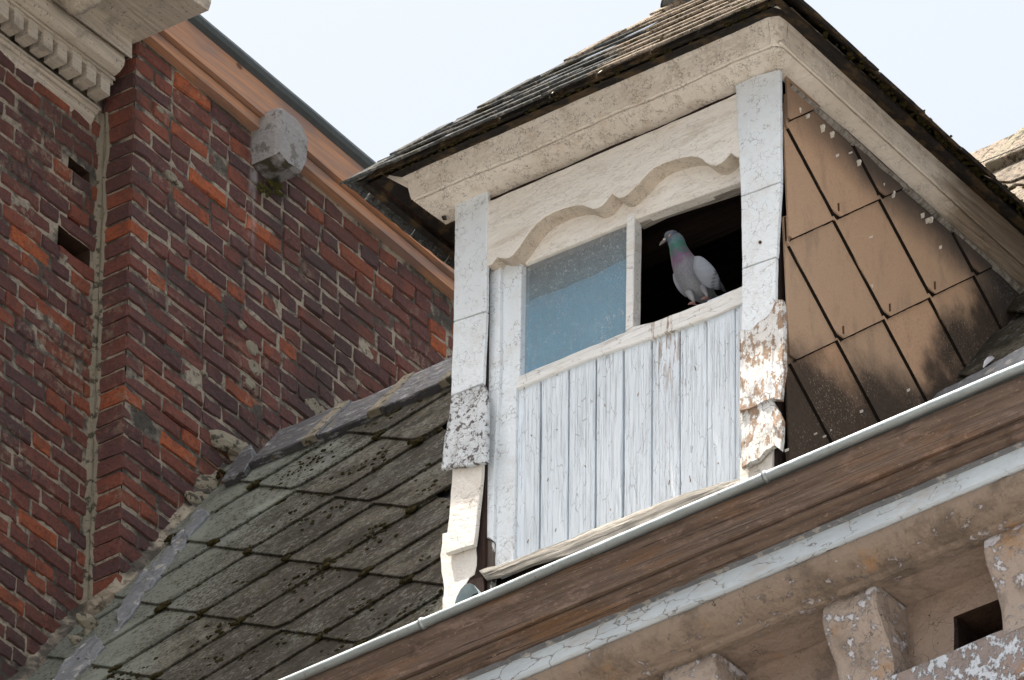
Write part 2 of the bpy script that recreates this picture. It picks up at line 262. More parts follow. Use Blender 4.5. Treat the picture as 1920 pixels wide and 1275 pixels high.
    s = NT('moss_green', 1., .05); c = s.mix(s.noise(60, det=5), (.035, .036, .012), (.13, .12, .035)); s.col(c); s.bump(s.noise(120, det=5), .02); M['moss_green'] = s.m
    s = NT('droppings', .8, .2); s.col((.72, .69, .62)); M['droppings'] = s.m
    s = NT('rust', .8, .3); s.col((.10, .05, .025)); M['rust'] = s.m
    s = NT('rust_pale', .8, .3); s.col((.30, .19, .11)); M['rust_pale'] = s.m
    s = NT('wire', .5, .4); s.col((.02, .02, .025)); M['wire'] = s.m
    # pigeon
    s = NT('plumage', .6, .35); a = s.n('ShaderNodeVertexColor'); a.layer_name = 'plumage'; c = a.outputs[0]
    v = s.vor(260, s.vec((1, 1, .6)), 'F1'); c = s.mix(s.step(v, .30, .70, 0, .25), c, (.04, .045, .055)); s.col(c); s.bump(v, .0012, -.8); s.b.inputs['Sheen Weight'].default_value = .15; M['plumage'] = s.m
    s = NT('wing', .62, .3); a = s.n('ShaderNodeVertexColor'); a.layer_name = 'plumage'; s.col(a.outputs[0]); s.bump(s.noise(120, s.vec((1, 1, .4)), 3), .001); M['wing'] = s.m
    for k, c_, r_ in (('beak', (.13, .115, .115), .5), ('cere', (.42, .39, .38), .6), ('iris', (.60, .20, .04), .3), ('pupil', (.01, .01, .01), .1), ('bird_leg', (.24, .13, .12), .6), ('feather_white', (.62, .60, .62), .7), ('down', (.22, .225, .245), .8)):
        s = NT(k, r_, .4); s.col(c_); M[k] = s.m
    s = NT('paving', .9, .2); c = s.mix(s.noise(.8, det=6), (.195, .187, .178), (.26, .25, .238)); s.col(c); s.bump(s.vor(7, None), .02); M['paving'] = s.m
    s = NT('plaster', .9, .2); s.col(s.mix(s.noise(.9, det=5), (.40, .34, .28), (.46, .40, .34))); M['plaster'] = s.m
mats()

# ------------------------------------------------------------------ object helpers
def thing(name, loc, label, cat, group=None, kind=None):
    o = bpy.data.objects.new(name, None); S.collection.objects.link(o); o.location = loc; o.empty_display_size = .1
    o['label'] = label; o['category'] = cat
    if group: o['group'] = group
    o['kind'] = kind or 'thing'
    return o
def wbase(p):                                        # world location of a thing or a part
    v = V((0, 0, 0))
    while p: v = v+p.location; p = p.parent
    return v
def link(name, me, mat, parent=None, loc=(0, 0, 0), label=None):
    if mat and not me.materials: me.materials.append(M[mat] if isinstance(mat, str) else mat)
    o = bpy.data.objects.new(name, me); S.collection.objects.link(o); o.parent = parent
    o.location = V(loc) - wbase(parent)
    if label: o['label'] = label
    return o
def new_mesh(name, verts, faces, smooth=False):
    me = bpy.data.meshes.new(name); me.from_pydata([tuple(v) for v in verts], [], faces); me.update()
    bm = bmesh.new(); bm.from_mesh(me); bmesh.ops.recalc_face_normals(bm, faces=bm.faces); bm.to_mesh(me); bm.free()
    if smooth:
        for p in me.polygons: p.use_smooth = True
    return me
def shape(name, verts, faces, mat, parent=None, smooth=False, label=None): return link(name, new_mesh(name, verts, faces, smooth), mat, parent, label=label)
def nz(p, sc, seed=0): return noise.noise(V(p)*sc + V((seed*7.1, seed*3.3, seed*1.7)))
class Frame:                                         # a flat survey frame: origin, two axes, outward normal
    def __init__(s, o, u, v): s.o, s.u, s.v = V(o), V(u), V(v); s.w = s.u.cross(s.v).normalized()
    def __call__(s, a, b, c=0.): return s.o+s.u*a+s.v*b+s.w*c
    def flat(s, p): d = V(p)-s.o; return d.dot(s.u), d.dot(s.v)
    def px(s, x, y, off=0.):                          # plane coordinates of a photograph position, the plane pushed out by off
        p = at(x, y, s.w, (s.o+s.w*off).dot(s.w)); return s.flat(p)
FRONT = Frame((0, 0, 0), (1, 0, 0), (0, 0, 1))       # w = -Y
SIDE = Frame((.72, 0, 0), (0, 1, 0), (0, 0, 1))      # w = +X
def area2(P): return sum(P[i][0]*P[(i+1) % len(P)][1]-P[(i+1) % len(P)][0]*P[i][1] for i in range(len(P)))
def rough_edge(P, step, amp, seed=0):
    out = []
    for i in range(len(P)):
        a, b = V((*P[i], 0)), V((*P[(i+1) % len(P)], 0)); L = (b-a).length; k = max(1, int(L/step)); d = (b-a).normalized(); nn = V((d.y, -d.x, 0))
        for j in range(k):
            p = a+(b-a)*(j/k); q = amp*nz(p, .8/step, seed) + amp*.6*nz(p, 2.3/step, seed+3)
            if j: p = p+nn*q
            out.append((p.x, p.y))
    return out
def slab(name, P, fr, w0, w1, mat, parent=None, chamfer=.002, tilt=None, sub=0, amp=0., seed=0, label=None, smooth=False):
    """prism over polygon P (plane coords) from depth w0 (back) to w1 (front), chamfered front edge"""
    if area2(P) < 0: P = P[::-1]
    n = len(P); cx = sum(p[0] for p in P)/n; cy = sum(p[1] for p in P)/n
    ins = []
    for i in range(n):
        a, b, c = V((*P[i-1], 0)), V((*P[i], 0)), V((*P[(i+1) % n], 0)); d1 = (b-a).normalized(); d2 = (c-b).normalized()
        nn = (V((-d1.y, d1.x, 0))+V((-d2.y, d2.x, 0))); nn = nn.normalized() if nn.length > 1e-6 else V((-d1.y, d1.x, 0))
        ins.append((b.x+nn.x*chamfer, b.y+nn.y*chamfer))
    T = tilt or (lambda a, b: 0.)
    v = [fr(a, b, w0+T(a, b)) for a, b in P]+[fr(a, b, w1-chamfer+T(a, b)) for a, b in P]+[fr(a, b, w1+T(a, b)) for a, b in ins]
    bm = bmesh.new(); B = [bm.verts.new(q) for q in v]
    bm.faces.new(B[:n][::-1])
    for i in range(n):
        j = (i+1) % n; bm.faces.new((B[i], B[j], B[n+j], B[n+i])); bm.faces.new((B[n+i], B[n+j], B[2*n+j], B[2*n+i]))
    f = bm.faces.new(B[2*n:])
    if sub:
        r = bmesh.ops.triangulate(bm, faces=[f]); fs = r['faces']
        for _ in range(sub):
            es = list({e for q in fs for e in q.edges if len([k for k in e.link_faces if k in set(fs)]) > 1 or 1})
            g = bmesh.ops.subdivide_edges(bm, edges=es, cuts=1, use_grid_fill=True)
            bm.normal_update(); fs = [q for q in bm.faces if q.normal.dot(fr.w) > .75]
        for q in {k for x in fs for k in x.verts}:
            q.co += fr.w*(amp*nz(q.co, 28, seed)+amp*.7*nz(q.co, 70, seed))
    bmesh.ops.recalc_face_normals(bm, faces=bm.faces)
    me = bpy.data.meshes.new(name); bm.to_mesh(me); bm.free()
    if smooth:
        for p in me.polygons: p.use_smooth = True
    return link(name, me, mat, parent, label=label)
def fpoly(pts, off, fr=FRONT): return [fr.px(x, y, off) for x, y in pts]
def clip(P, a, b, c):                                # keep a*x+b*y <= c
    out = []
    for i in range(len(P)):
        p, q = P[i], P[(i+1) % len(P)]; dp = a*p[0]+b*p[1]-c; dq = a*q[0]+b*q[1]-c
        if dp <= 0: out.append(p)
        if dp*dq < 0: t = dp/(dp-dq); out.append((p[0]+(q[0]-p[0])*t, p[1]+(q[1]-p[1])*t))
    return out
def box(name, lo, hi, mat, parent=None, ch=.0, label=None):
    (x0, y0, z0), (x1, y1, z1) = lo, hi
    return slab(name, [(x0, z0), (x1, z0), (x1, z1), (x0, z1)], Frame((0, 0, 0), (1, 0, 0), (0, 0, 1)), -y1, -y0, mat, parent, max(ch, .0005), label=label)
def sweep(name, stations, mat, parent=None, closed=False, smooth=False, label=None, caps=True, amp=0., seed=0):
    """stations: list of rings (same number of points), skinned into a surface"""
    n = len(stations[0]); v = []; f = []
    for k, r in enumerate(stations):
        for p in r:
            p = V(p)
            if amp: p = p+V((nz(p, 5, seed), nz(p, 5, seed+1), nz(p, 5, seed+2)))*amp+V((nz(p, 31, seed), nz(p, 31, seed+1), nz(p, 31, seed+2)))*amp*.5
            v.append(p)
    for k in range(len(stations)-1):
        for i in range(n if closed else n-1):
            j = (i+1) % n; f.append((k*n+i, k*n+j, (k+1)*n+j, (k+1)*n+i))
    if caps and closed: f.append(tuple(range(n))); f.append(tuple(range((len(stations)-1)*n, len(stations)*n)))
    return shape(name, v, f, mat, parent, smooth, label)
def tube(name, pts, rad_, mat, parent=None, n=10, smooth=True, label=None):
    st = []; R = rad_ if isinstance(rad_, (list, tuple)) else [rad_]*len(pts)
    for i, p in enumerate(pts):
        p = V(p); d = (V(pts[min(i+1, len(pts)-1)])-V(pts[max(i-1, 0)])).normalized(); a = d.orthogonal().normalized() if i == 0 else (a-d*a.dot(d)).normalized(); b = d.cross(a)
        st.append([p+(a*cos(2*pi*k/n)+b*sin(2*pi*k/n))*R[i] for k in range(n)])
    return sweep(name, st, mat, parent, True, smooth, label)
def lumps(name, spots, mat, parent, kind='stuff', seed=0):
    """many small irregular clods joined: moss, droppings"""
    bm = bmesh.new()
    for k, (p, r, fl, nrm) in enumerate(spots):
        q = V(nrm).to_track_quat('Z', 'Y').to_matrix().to_4x4(); q.translation = V(p)
        mtx = q @ Matrix.Diagonal((r*random.uniform(.8, 1.5), r*random.uniform(.7, 1.2), r*fl, 1))
        g = bmesh.ops.create_icosphere(bm, subdivisions=2 if r > .012 else 1, radius=1, matrix=mtx)
        for v_ in g['verts']: v_.co += (v_.co-V(p))*(.45*nz(v_.co, 1.3/r, k))
    me = bpy.data.meshes.new(name); bm.to_mesh(me); bm.free()
    o = link(name, me, mat, parent)
    if kind: o['kind'] = kind
    return o

# ================================================================== ground and lower walls
gp = new_mesh('ground', [(-400, -400, -H), (400, -400, -H), (400, 400, -H), (-400, 400, -H)], [(0, 1, 2, 3)])
g = link('ground', gp, 'paving'); g['kind'] = 'structure'

# ================================================================== neighbour: brick walls
XM, XL, YC = -3.11, -3.245, 1.664          # proud gable wall, recessed front wall, corner between them
COURSE = .0675
ROOF_A = rad(56); RU = V((0, cos(ROOF_A), sin(ROOF_A))); RW = V((0, -sin(ROOF_A), cos(ROOF_A)))
ROOF = Frame((0, .828-.098/tan(ROOF_A), 0), (1, 0, 0), RU)           # main slate slope
def roofz(y): return (y-ROOF.o.y)*tan(ROOF_A)

def brick_mesh(seed):
    random.seed(seed); L, Hh = 1., 1.
    pts = [(-.5, -.5), (-.17, -.5), (.17, -.5), (.5, -.5), (.5, 0), (.5, .5), (.17, .5), (-.17, .5), (-.5, .5), (-.5, 0)]
    ex, ey = .035, .11
    def jig(p, s, k): return ((p[0]*s[0]+random.uniform(-1, 1)*.014*k), (p[1]*s[1]+random.uniform(-1, 1)*.075*k))
    o = [jig(p, (1, 1), 1) for p in pts]; i = [((p[0]*(1-.055))+random.uniform(-1, 1)*.008, (p[1]*(1-.20))+random.uniform(-1, 1)*.035) for p in o]
    tx, ty = random.uniform(-.06, .06), random.uniform(-.06, .06)
    v = [(a, b, 0) for a, b in pts]+[(a, b, .93+tx*a+ty*b) for a, b in o]+[(a, b, 1.+tx*a+ty*b+random.uniform(-.012, .012)) for a, b in i]
    f = []
    for k in range(10):
        j = (k+1) % 10; f += [(k, j, 10+j, 10+k), (10+k, 10+j, 20+j, 20+k)]
    f.append(tuple(range(20, 30)))
    me = bpy.data.meshes.new('brick'); me.from_pydata(v, [], f); me.materials.append(M['brick']); me.update(); return me
BR = [brick_mesh(s) for s in range(24)]
random.seed(11)
def put_brick(parent, fr, u, v, L, Hh, depth, out):
    o = bpy.data.objects.new('brick', random.choice(BR)); S.collection.objects.link(o); o.parent = parent
    ang = random.uniform(-.007, .007)
    Rm = Matrix((fr.u, fr.v, fr.w)).transposed().to_4x4() @ Matrix.Rotation(ang, 4, 'Z') @ Matrix.Diagonal((L, Hh, depth, 1))
    Rm.translation = fr(u+L/2, v+Hh/2, out-depth) - wbase(parent); o.matrix_local = Rm
    return o
def wall_skin(name, fr, U, Vv, w, holes, deep, mat, parent, nsub=(40, 60), amp=.004):
    """mortar face with real rectangular recesses"""
    us = sorted({U[0]+(U[1]-U[0])*i/nsub[0] for i in range(nsub[0]+1)} | {x for h in holes for x in h[:2]})
    vs = sorted({Vv[0]+(Vv[1]-Vv[0])*i/nsub[1] for i in range(nsub[1]+1)} | {x for h in holes for x in h[2:4]})
    verts = []; idx = {}; faces = []
    def vid(a, b, c):
        k = (round(a, 5), round(b, 5), round(c, 5))
        if k not in idx: idx[k] = len(verts); verts.append(fr(a, b, c+(amp*nz((a, b, 0), 20)+amp*nz((a, b, 0), 55) if c == w else 0)))
        return idx[k]
    inh = lambda a, b: any(h[0] < a < h[1] and h[2] < b < h[3] for h in holes)
    for i in range(len(us)-1):
        for j in range(len(vs)-1):
            c = w-deep if inh((us[i]+us[i+1])/2, (vs[j]+vs[j+1])/2) else w
            faces.append((vid(us[i], vs[j], c), vid(us[i+1], vs[j], c), vid(us[i+1], vs[j+1], c), vid(us[i], vs[j+1], c)))
    for h in holes:
        for (a, b), (c, d) in (((h[0], h[2]), (h[1], h[2])), ((h[1], h[2]), (h[1], h[3])), ((h[1], h[3]), (h[0], h[3])), ((h[0], h[3]), (h[0], h[2]))):
            st = us if b == d else vs; lo, hi = (min(a, c), max(a, c)) if b == d else (min(b, d), max(b, d)); q = [x for x in st if lo-1e-9 <= x <= hi+1e-9]
            for s0, s1 in zip(q, q[1:]):
                p0, p1 = ((s0, b), (s1, b)) if b == d else ((a, s0), (a, s1))
                faces.append((vid(*p0, w), vid(*p1, w), vid(*p1, w-deep), vid(*p0, w-deep)))
    me = new_mesh(name, verts, faces); me.materials.append(M[mat]); me.materials.append(M['hole_shade'])
    for p in me.polygons:
        d = (p.center-fr.o).dot(fr.w)
        if d < w-.012 and holes: p.material_index = 1
    return link(name, me, None, parent)
def lay(parent, fr, u0_, u1_, vref, v0, v1, tfun, keep, start=None, jitter=.004, depth=.10, holes=(), flip=False):
    n = 0; r = 0; v = v0
    while v < v1:
        k = round((v-vref)/COURSE); t = tfun(v)
        u = u0_ - (0 if k % 2 else .053)
        if start is not None: u = u0_
        i = 0
        pat = ['S', 'H', 'S', 'H'] if k % 2 else ['H', 'H', 'S', 'H', 'S']
        if start is not None and k % 2 == 0: pat = ['H']+pat
        off = random.randrange(4)
        while u < u1_:
            kind = pat[(i+(0 if i == 0 else off)) % len(pat)]
            if start is not None and i == 0: kind = 'H' if k % 2 == 0 else 'S'
            L = (.196 if kind == 'S' else .092)*random.uniform(.95, 1.04)
            if u+L > u1_: L = u1_-u
            if L < .025: break
            vv = v + t*(u+L/2-u0_)
            c = fr(u+L/2, vv+.028, 0)
            if keep(c) and not any(h[0]-.01 < u+L/2 < h[1]+.02 and h[2]-.002 < vv+.028 < h[3]+.002 for h in holes):
                out = random.gauss(.0055, .0018)
                if random.random() < .04: out -= .004
                put_brick(parent, fr, u, vv+random.gauss(0, .0012), L, COURSE-random.uniform(.0100, .0140), (.128 if i == 0 and start is not None else depth), out); n += 1
            u += L+random.uniform(.008, .013); i += 1
        v += COURSE; r += 1
    return n
GW = Frame((XM, 0, 0), (0, 1, 0), (0, 0, 1)); LW = Frame((XL, 0, 0), (0, 1, 0), (0, 0, 1)); RT = Frame((0, YC, 0), (1, 0, 0), (0, 0, 1))
gable = thing('gable_wall', (XM, 2.4, .3), 'red and purple brick gable wall under a bare timber verge, behind the mossy slate roof', 'wall')
def tg(v): return -.035 + .045*(v-2.4)/1.4-.03     # the courses dip a little towards the back, as surveyed
def tg(v):
    return max(-.06, min(.06, .052-.052*(v-1.3)/1.2))
def keep_g(c):
    x, y = seen(c)
    if not (-40 < x < 925 and -60 < y < 1340): return False
    if c.z > 3.60-.034*(c.y-YC): return False
    if c.y < 2.25: return c.z > roofz(c.y)-.12
    xe, ye = seen((XM, c.y, c.z)); return ye < 886-(xe-481)*.388+45
wall_skin('mortar_bed', GW, (YC+.006, 5.), (-.3, 3.66), 0, [], .05, 'mortar', gable)
ng = lay(gable, GW, YC, 4.2, 2.41, 2.41-30*COURSE, 3.60, tg, keep_g, start=1)
wall_skin('mortar_bed', RT, (XL-.01, XM-.004), (-.3, 3.66), -.006, [], .02, 'mortar', gable, (4, 60))
# small closers beside the corner bricks on the return
random.seed(5)
for k in range(-20, 18):
    if k % 2 == 0 or random.random() < .3:
        v = 2.41+k*COURSE
        if v < 3.5 and v > .9: put_brick(gable, RT, XL+.004, v+.004, random.uniform(.018, .03), COURSE-.012, .04, .001)
# ragged pale mortar down the inner corner
st = []
for i in range(90):
    z = .2+3.15*i/89; wd = .012+.007*nz((0, 0, z), 7)+.005*nz((0, 0, z), 30)
    st.append([(XL-.002, YC-wd*1.7, z), (XL+.011+.005*nz((3, 0, z), 25), YC-wd*1.0, z), (XL+.016+.004*nz((5, 0, z), 22), YC-.002-wd*.25, z), (XL+.008+wd*1.6, YC-.0095-.004*nz((1, 1, z), 18), z), (XL+.014+wd*1.9, YC+.008, z)])
sweep('corner_mortar', st, 'mortar_pale', gable, label='ragged pale mortar running down the inside corner')
box('wall_core', (XM-.9, YC+.03, -H), (XM-.03, 5., 3.55), 'mortar', gable)
for k, (x, y, r) in enumerate([(428, 832, .062), (446, 852, .05), (398, 915, .058), (385, 942, .05), (360, 935, .03), (165, 1165, .045), (172, 1190, .04), (150, 1205, .03), (340, 985, .03)]):
    p = at(x, y, 'x', XM+.02); lumps('mortar_patch', [(p, r, .45, (1, -.3, .2))], 'mortar_pale', gable, None)
for k, (x, y, r, st2) in enumerate([(322, 330, .020, 1.7), (336, 345, .016, 1.5), (474, 652, .026, 1.3), (478, 690, .030, 1.2), (470, 720, .022, 1.2), (596, 768, .030, 2.4), (615, 790, .022, 2.0), (455, 610, .018, 1.4), (300, 205, .012, 2.), (385, 700, .012, 1.5)]):
    p = at(x, y, 'x', XM+.008); P = [(p.y+r*st2*cos(a*pi/6), p.z+r*sin(a*pi/6)-.0*st2) for a in range(12)]
    slab('mortar_smear', rough_edge(P, .012, .014, k), GW, .0, .0100, 'mortar_pale', gable, .004, sub=1, amp=.003, seed=k)
# verge boards and dark roll: they fall a little to the back
def rise(z0, k): return lambda y: z0+k*(y-YC)
def beam_y(name, y0, y1, prof, mat, parent, fall, seg=24, amp=0., label=None):
    ys = [y0+(y1-y0)*i/seg for i in range(seg+1)]
    return sweep(name, [[(x, y, z+fall*(y-YC)) for x, z in prof] for y in ys], mat, parent, True, False, label, amp=amp)
beam_y('verge_board', YC-.02, 4.3, [(XM-.02, 3.626), (XM+.036, 3.626), (XM+.036, 3.667), (XM-.02, 3.667)], 'softwood', gable, -.037, amp=.0015, label='narrow orange lower verge board')
beam_y('verge_board', YC-.02, 4.3, [(XM-.02, 3.676), (XM+.056, 3.672), (XM+.056, 3.795), (XM-.02, 3.795)], 'softwood', gable, -.036, amp=.0015, label='wide bare upper verge board')
beam_y('verge_roll', YC-.02, 4.3, [(XM+.046+.034*cos(a*pi/5), 3.824+.030*sin(a*pi/5)) for a in range(10)], 'lead_dark', gable, -.036, amp=.001, label='dark metal roll along the top of the verge')
box('wall_coping', (XM-.9, YC+.0, 3.55), (XM-.025, 5., 3.76), 'lead_dark', gable)
# projecting stone
def rock(name, c, size, mat, parent, seed, cut=.3, label=None):
    bm = bmesh.new(); bmesh.ops.create_cube(bm, size=1); bmesh.ops.bevel(bm, geom=list(bm.edges), offset=cut, segments=2, profile=.55, affect='EDGES')
    bmesh.ops.triangulate(bm, faces=bm.faces); bmesh.ops.subdivide_edges(bm, edges=list(bm.edges), cuts=2)
    for v_ in bm.verts:
        n3 = V((nz(v_.co, 2.2, seed), nz(v_.co, 2.2, seed+1), nz(v_.co, 2.2, seed+2))); v_.co += n3*.07+v_.co*nz(v_.co, 8, seed)*.05
        v_.co = V((v_.co.x*size[0], v_.co.y*size[1], v_.co.z*size[2]))+V(c)
    me = bpy.data.meshes.new(name); bm.to_mesh(me); bm.free()
    for p in me.polygons: p.use_smooth = True
    return link(name, me, mat, parent, label=label)
def stone_block():
    # corners measured at the wall, end face rounded off
    prof = [(-.012, -.045), (-.016, .09), (-.012, .205), (.01, .222), (.10, .225), (.165, .21), (.205, .15), (.205, .03), (.16, -.055), (.06, -.068)]   # (along Y, z)
    y0, z0 = 2.285, 3.485; st = []
    for o_, s_ in ((-.03, .78), (.05, .78), (.100, .77), (.115, .70), (.118, .38)):
        ring = []
        for a, b in prof:
            p = V((XM+o_, y0+.095+(a-.095)*s_, z0+.08+(b-.08)*s_)); ring.append(p+V((nz(p, 18, 3), nz(p, 18, 4), nz(p, 18, 5)))*.004)
        st.append(ring)
    sweep('projecting_stone', st, 'stone', gable, True, False, 'grey weathered stone block jutting out through the timber verge')
stone_block()
lumps('moss', [(at(505+random.uniform(-22, 26), 345+random.uniform(-8, 22), 'x', XM+.03), random.uniform(.004, .011), .6, (1, 0, 0)) for _ in range(34)], 'moss_green', gable)

recess = thing('brick_house', (XL, .9, .3), 'recessed brick house front on the left with a cream dentil cornice and missing bricks', 'house')
def holes_l():
    H_ = []
    for (a, b, c, d) in ((108, 436, 168, 500), (128, 306, 168, 330), (126, 398, 150, 420)):
        p, q = LW.px(a, b), LW.px(c, d); zc = (p[1]+q[1])/2; H_.append((p[0], q[0], zc-(.050 if a == 108 else .024), zc+(.050 if a == 108 else .020)))
    return H_
HL = holes_l()
def tl(v): return max(.0, .055-.02*(v-1.2))
def keep_l(c):
    x, y = seen(c); return -70 < x < 185 and 60 < y < 1340 and c.z < 3.34-(YC-c.y)*.09
wall_skin('mortar_bed', LW, (.2, YC), (-.3, 3.6), 0, HL, .40, 'mortar', recess)
nl = lay(recess, LW, .86, YC-.012, 2.43, 2.43-28*COURSE, 3.40, tl, keep_l, holes=HL)
box('wall_core', (XL-1.2, -6, -H), (XL-.42, YC, 3.5), 'mortar', recess)
box('wall_core', (XL-.41, -6, -H), (XL-.004, .2, 3.5), 'mortar', recess)
# cornice: profile read off its end at the corner, swept along Y
YE = 1.60
def pe(x, y): p = at(x, y, 'y', YE); return p.x, p.z
def cornice(name, pts, y0, y1, mat='cream_paint', back=None, seg=40, amp=.0015, label=None):
    P = [pe(*q) for q in pts]; P = P+[(XL-.03, P[-1][1]), (XL-.03, P[0][1])]
    ys = [y0+(y1-y0)*i/seg for i in range(seg+1)]
    return sweep(name, [[(x, y, z+.02*(y-YE)) for x, z in P] for y in ys], mat, recess, True, False, label, amp=amp)
cornice('lower_moulding', [(165, 236), (172, 225), (176, 214), (180, 212), (182, 207), (187, 205), (183, 199)], -6, YE+.008, label='flat white lower board with a thin bead')
cornice('dentil_backing', [(160, 205), (172, 140)], -6, YE-.004)
cornice('bead_moulding', [(200, 160), (208, 156), (207, 149), (212, 148), (211, 142), (205, 136)], -6, YE+.012)
cornice('roll_moulding', [(205, 142), (214, 141), (224, 133), (231, 122), (233, 112), (231, 104), (225, 99), (215, 95)], -6, YE+.004, label='wide rounded cream moulding')
cornice('crown_board', [(228, 100), (240, 105), (240, 58), (232, 50)], -6, YE+.02)
cornice('crown_fillet', [(236, 60), (245, 58), (253, 46), (246, 40)], -6, YE+.014)
cornice('soffit_board', [(243, 56), (372, 4), (372, -6), (243, 40)], -6, YE+.0, label='boarded soffit under the gutter')
cornice('soffit_edge', [(362, 14), (374, 9), (376, -10), (365, -10)], -6, YE+.042)
# end board of the overhang, running out along X
# unseen tall block above the cornice, added to shade the left slates
box('shade_block', (XL-4.0, -6, 3.9), (XL-.02, 1.45, 11.4), 'plaster', recess, label='unseen tall block added for shade')
P0, P1 = at(242, 62, 'y', YE), at(370, 8, 'y', YE)
slab('end_board', [(P0.x-.0, P0.z-.004), (P1.x+.012, P1.z-.004), (P1.x+.022, P1.z+.022), (P1.x+.022, P1.z+.06), (P0.x-.0, P0.z+.06)], Frame((0, YE, 0), (1, 0, 0), (0, 0, 1)), -.045, .004, 'cream_paint', recess)
# dentils
d0 = at(180, 135, 'y', YE-.055); 
dm = None
for k in range(16):
    yk = YE-.052-k*.0768; zt = d0.z+.02*(yk-YE)+.012
    if dm is None:
        x0, x1 = XL+.03, d0.x+.0; hgt = .088
        a = slab('dentil', [(-.0, -hgt), (.049, -hgt), (.049, 0), (0, 0)], Frame((0, 0, 0), (0, 1, 0), (0, 0, 1)), x0, x1+.022, 'cream_paint', recess, .002); dm = a.data
        bpy.data.objects.remove(a)
    o = link('dentil', dm, None, recess, (random.uniform(-.001, .001), yk, zt))
# scroll bracket whose foot shows at the top edge
sc = at(163, 0, 'x', XL+.27)
rock('scroll_bracket', (sc.x-.02, sc.y, sc.z+.03), (.15, .085, .12), 'cream_paint', recess, 9, .38, 'rounded foot of a carved cream bracket')

# ================================================================== main slate roof
roof = thing('slate_roof', (-1.2, .3, -1.2), 'steep mossy grey slate roof between the brick gable and the white dormer', 'roof')
LA, LB = V((.274, -.263)), V((.240, .225))
n0 = ROOF.px(385, 1161.7)
def slate_poly(N, A, B, ov=1.27, tipc=.10, s=1.): # tip at N, edges going back along -A and B
    f = lambda p, q: (N[0]-A.x*p+B.x*q, N[1]-A.y*p+B.y*q)
    return [f(tipc, 0), f(0, tipc), f(0, ov), f(ov, ov), f(ov, 0)]
def slate_tilt(N, A, B, lo=.024, fall=.0095):
    # height falls away from the tip
    det = (-A.x)*B.y-(-A.y)*B.x
    def T(x, y):
        dx, dy = x-N[0], y-N[1]; p = (dx*B.y-dy*B.x)/det; q = (-A.x*dy+A.y*dx)/det; return lo-fall*(p+q)
    return T
random.seed(21)
spots = []; ns = 0
for i in range(-14, 26):
    for j in range(-14, 20):
        N = (n0[0]+LA.x*i+LB.x*j+random.gauss(0, .003), n0[1]+LA.y*i+LB.y*j+random.gauss(0, .003))
        if N[0]+.3 < XM or N[1] > 2.62 or N[1] < -.7: continue
        c = ROOF(N[0]+.0, N[1]+.22); x, y = seen(c)
        if not (-60 < x < 2060 and 240 < y < 1420): continue
        if -.42 < c.x < .66 and c.y < 1.35: continue
        if c.x > -.45 and c.y > 1.2 and x < 1780: continue
        if c.x > -2.0 and c.y > 1.3 and 860 < x < 1700: continue
        P = slate_poly(N, LA, LB)
        P = clip(P, -1, 0, -(XM if N[1] > 1.3 else XL)); P = clip(P, 0, 1, 2.60)
        if c.x < .2 and c.y < 1.5: P = clip(P, 1, 0, -.47)
        if c.x > .2 and c.y < 1.5: P = clip(P, -1, 0, -.73)
        if len(P) < 3 or abs(area2(P)) < .004: continue
        P = rough_edge(P, .045, .0022, i*7+j)
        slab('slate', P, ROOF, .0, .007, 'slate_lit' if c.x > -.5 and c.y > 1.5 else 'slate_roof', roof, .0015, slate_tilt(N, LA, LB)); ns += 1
        # moss gathers along the joints and at the tips
        for _ in range(9):
            a = random.random(); b = random.gauss(0, .015)
            e = random.random() < .55
            q = (N[0]-LA.x*a*(1-e)+LB.x*a*e, N[1]-LA.y*a*(1-e)+LB.y*a*e-.010)
            if q[0] < XM+.1 or (q[0] < -1.9 and random.random() < .55) or (-.5 < q[0] < .75 and q[1] < 1.6): continue
            spots.append((ROOF(q[0], q[1], .016), random.uniform(.004, .011), .6, RW))
        if random.random() < .8:
            for _ in range(7): spots.append((ROOF(N[0]+random.gauss(0, .014), N[1]+random.gauss(.0, .012), .024), random.uniform(.006, .014), .7, RW))
        if c.x > -2.7:
            cl = random.uniform(-.05, .2), random.uniform(.1, .36)
            for _ in range(random.choice((5, 14, 26, 40))): spots.append((ROOF(N[0]+cl[0]+random.gauss(0, .06), N[1]+cl[1]+random.gauss(0, .05), .0265), random.uniform(.002, .0085), .55, RW))
spots = [q for q in spots if not (-.46 < q[0].x < .73 and q[0].y < 1.4) and q[0].dot(RU)-ROOF.o.dot(RU) < 2.5]
lumps('moss', spots, 'moss', roof)
# roof deck, flat top behind
shape('roof_deck', [ROOF(XL, -.9, -.006), ROOF(6, -.9, -.006), ROOF(6, 2.60, -.006), ROOF(XM, 2.60, -.006), ROOF(6, 2.60, -.006)+V((0, 6, 0)), ROOF(XM, 2.60, -.006)+V((0, 6, 0))], [(0, 1, 2, 3), (3, 2, 4, 5)], 'slate_cap', roof)
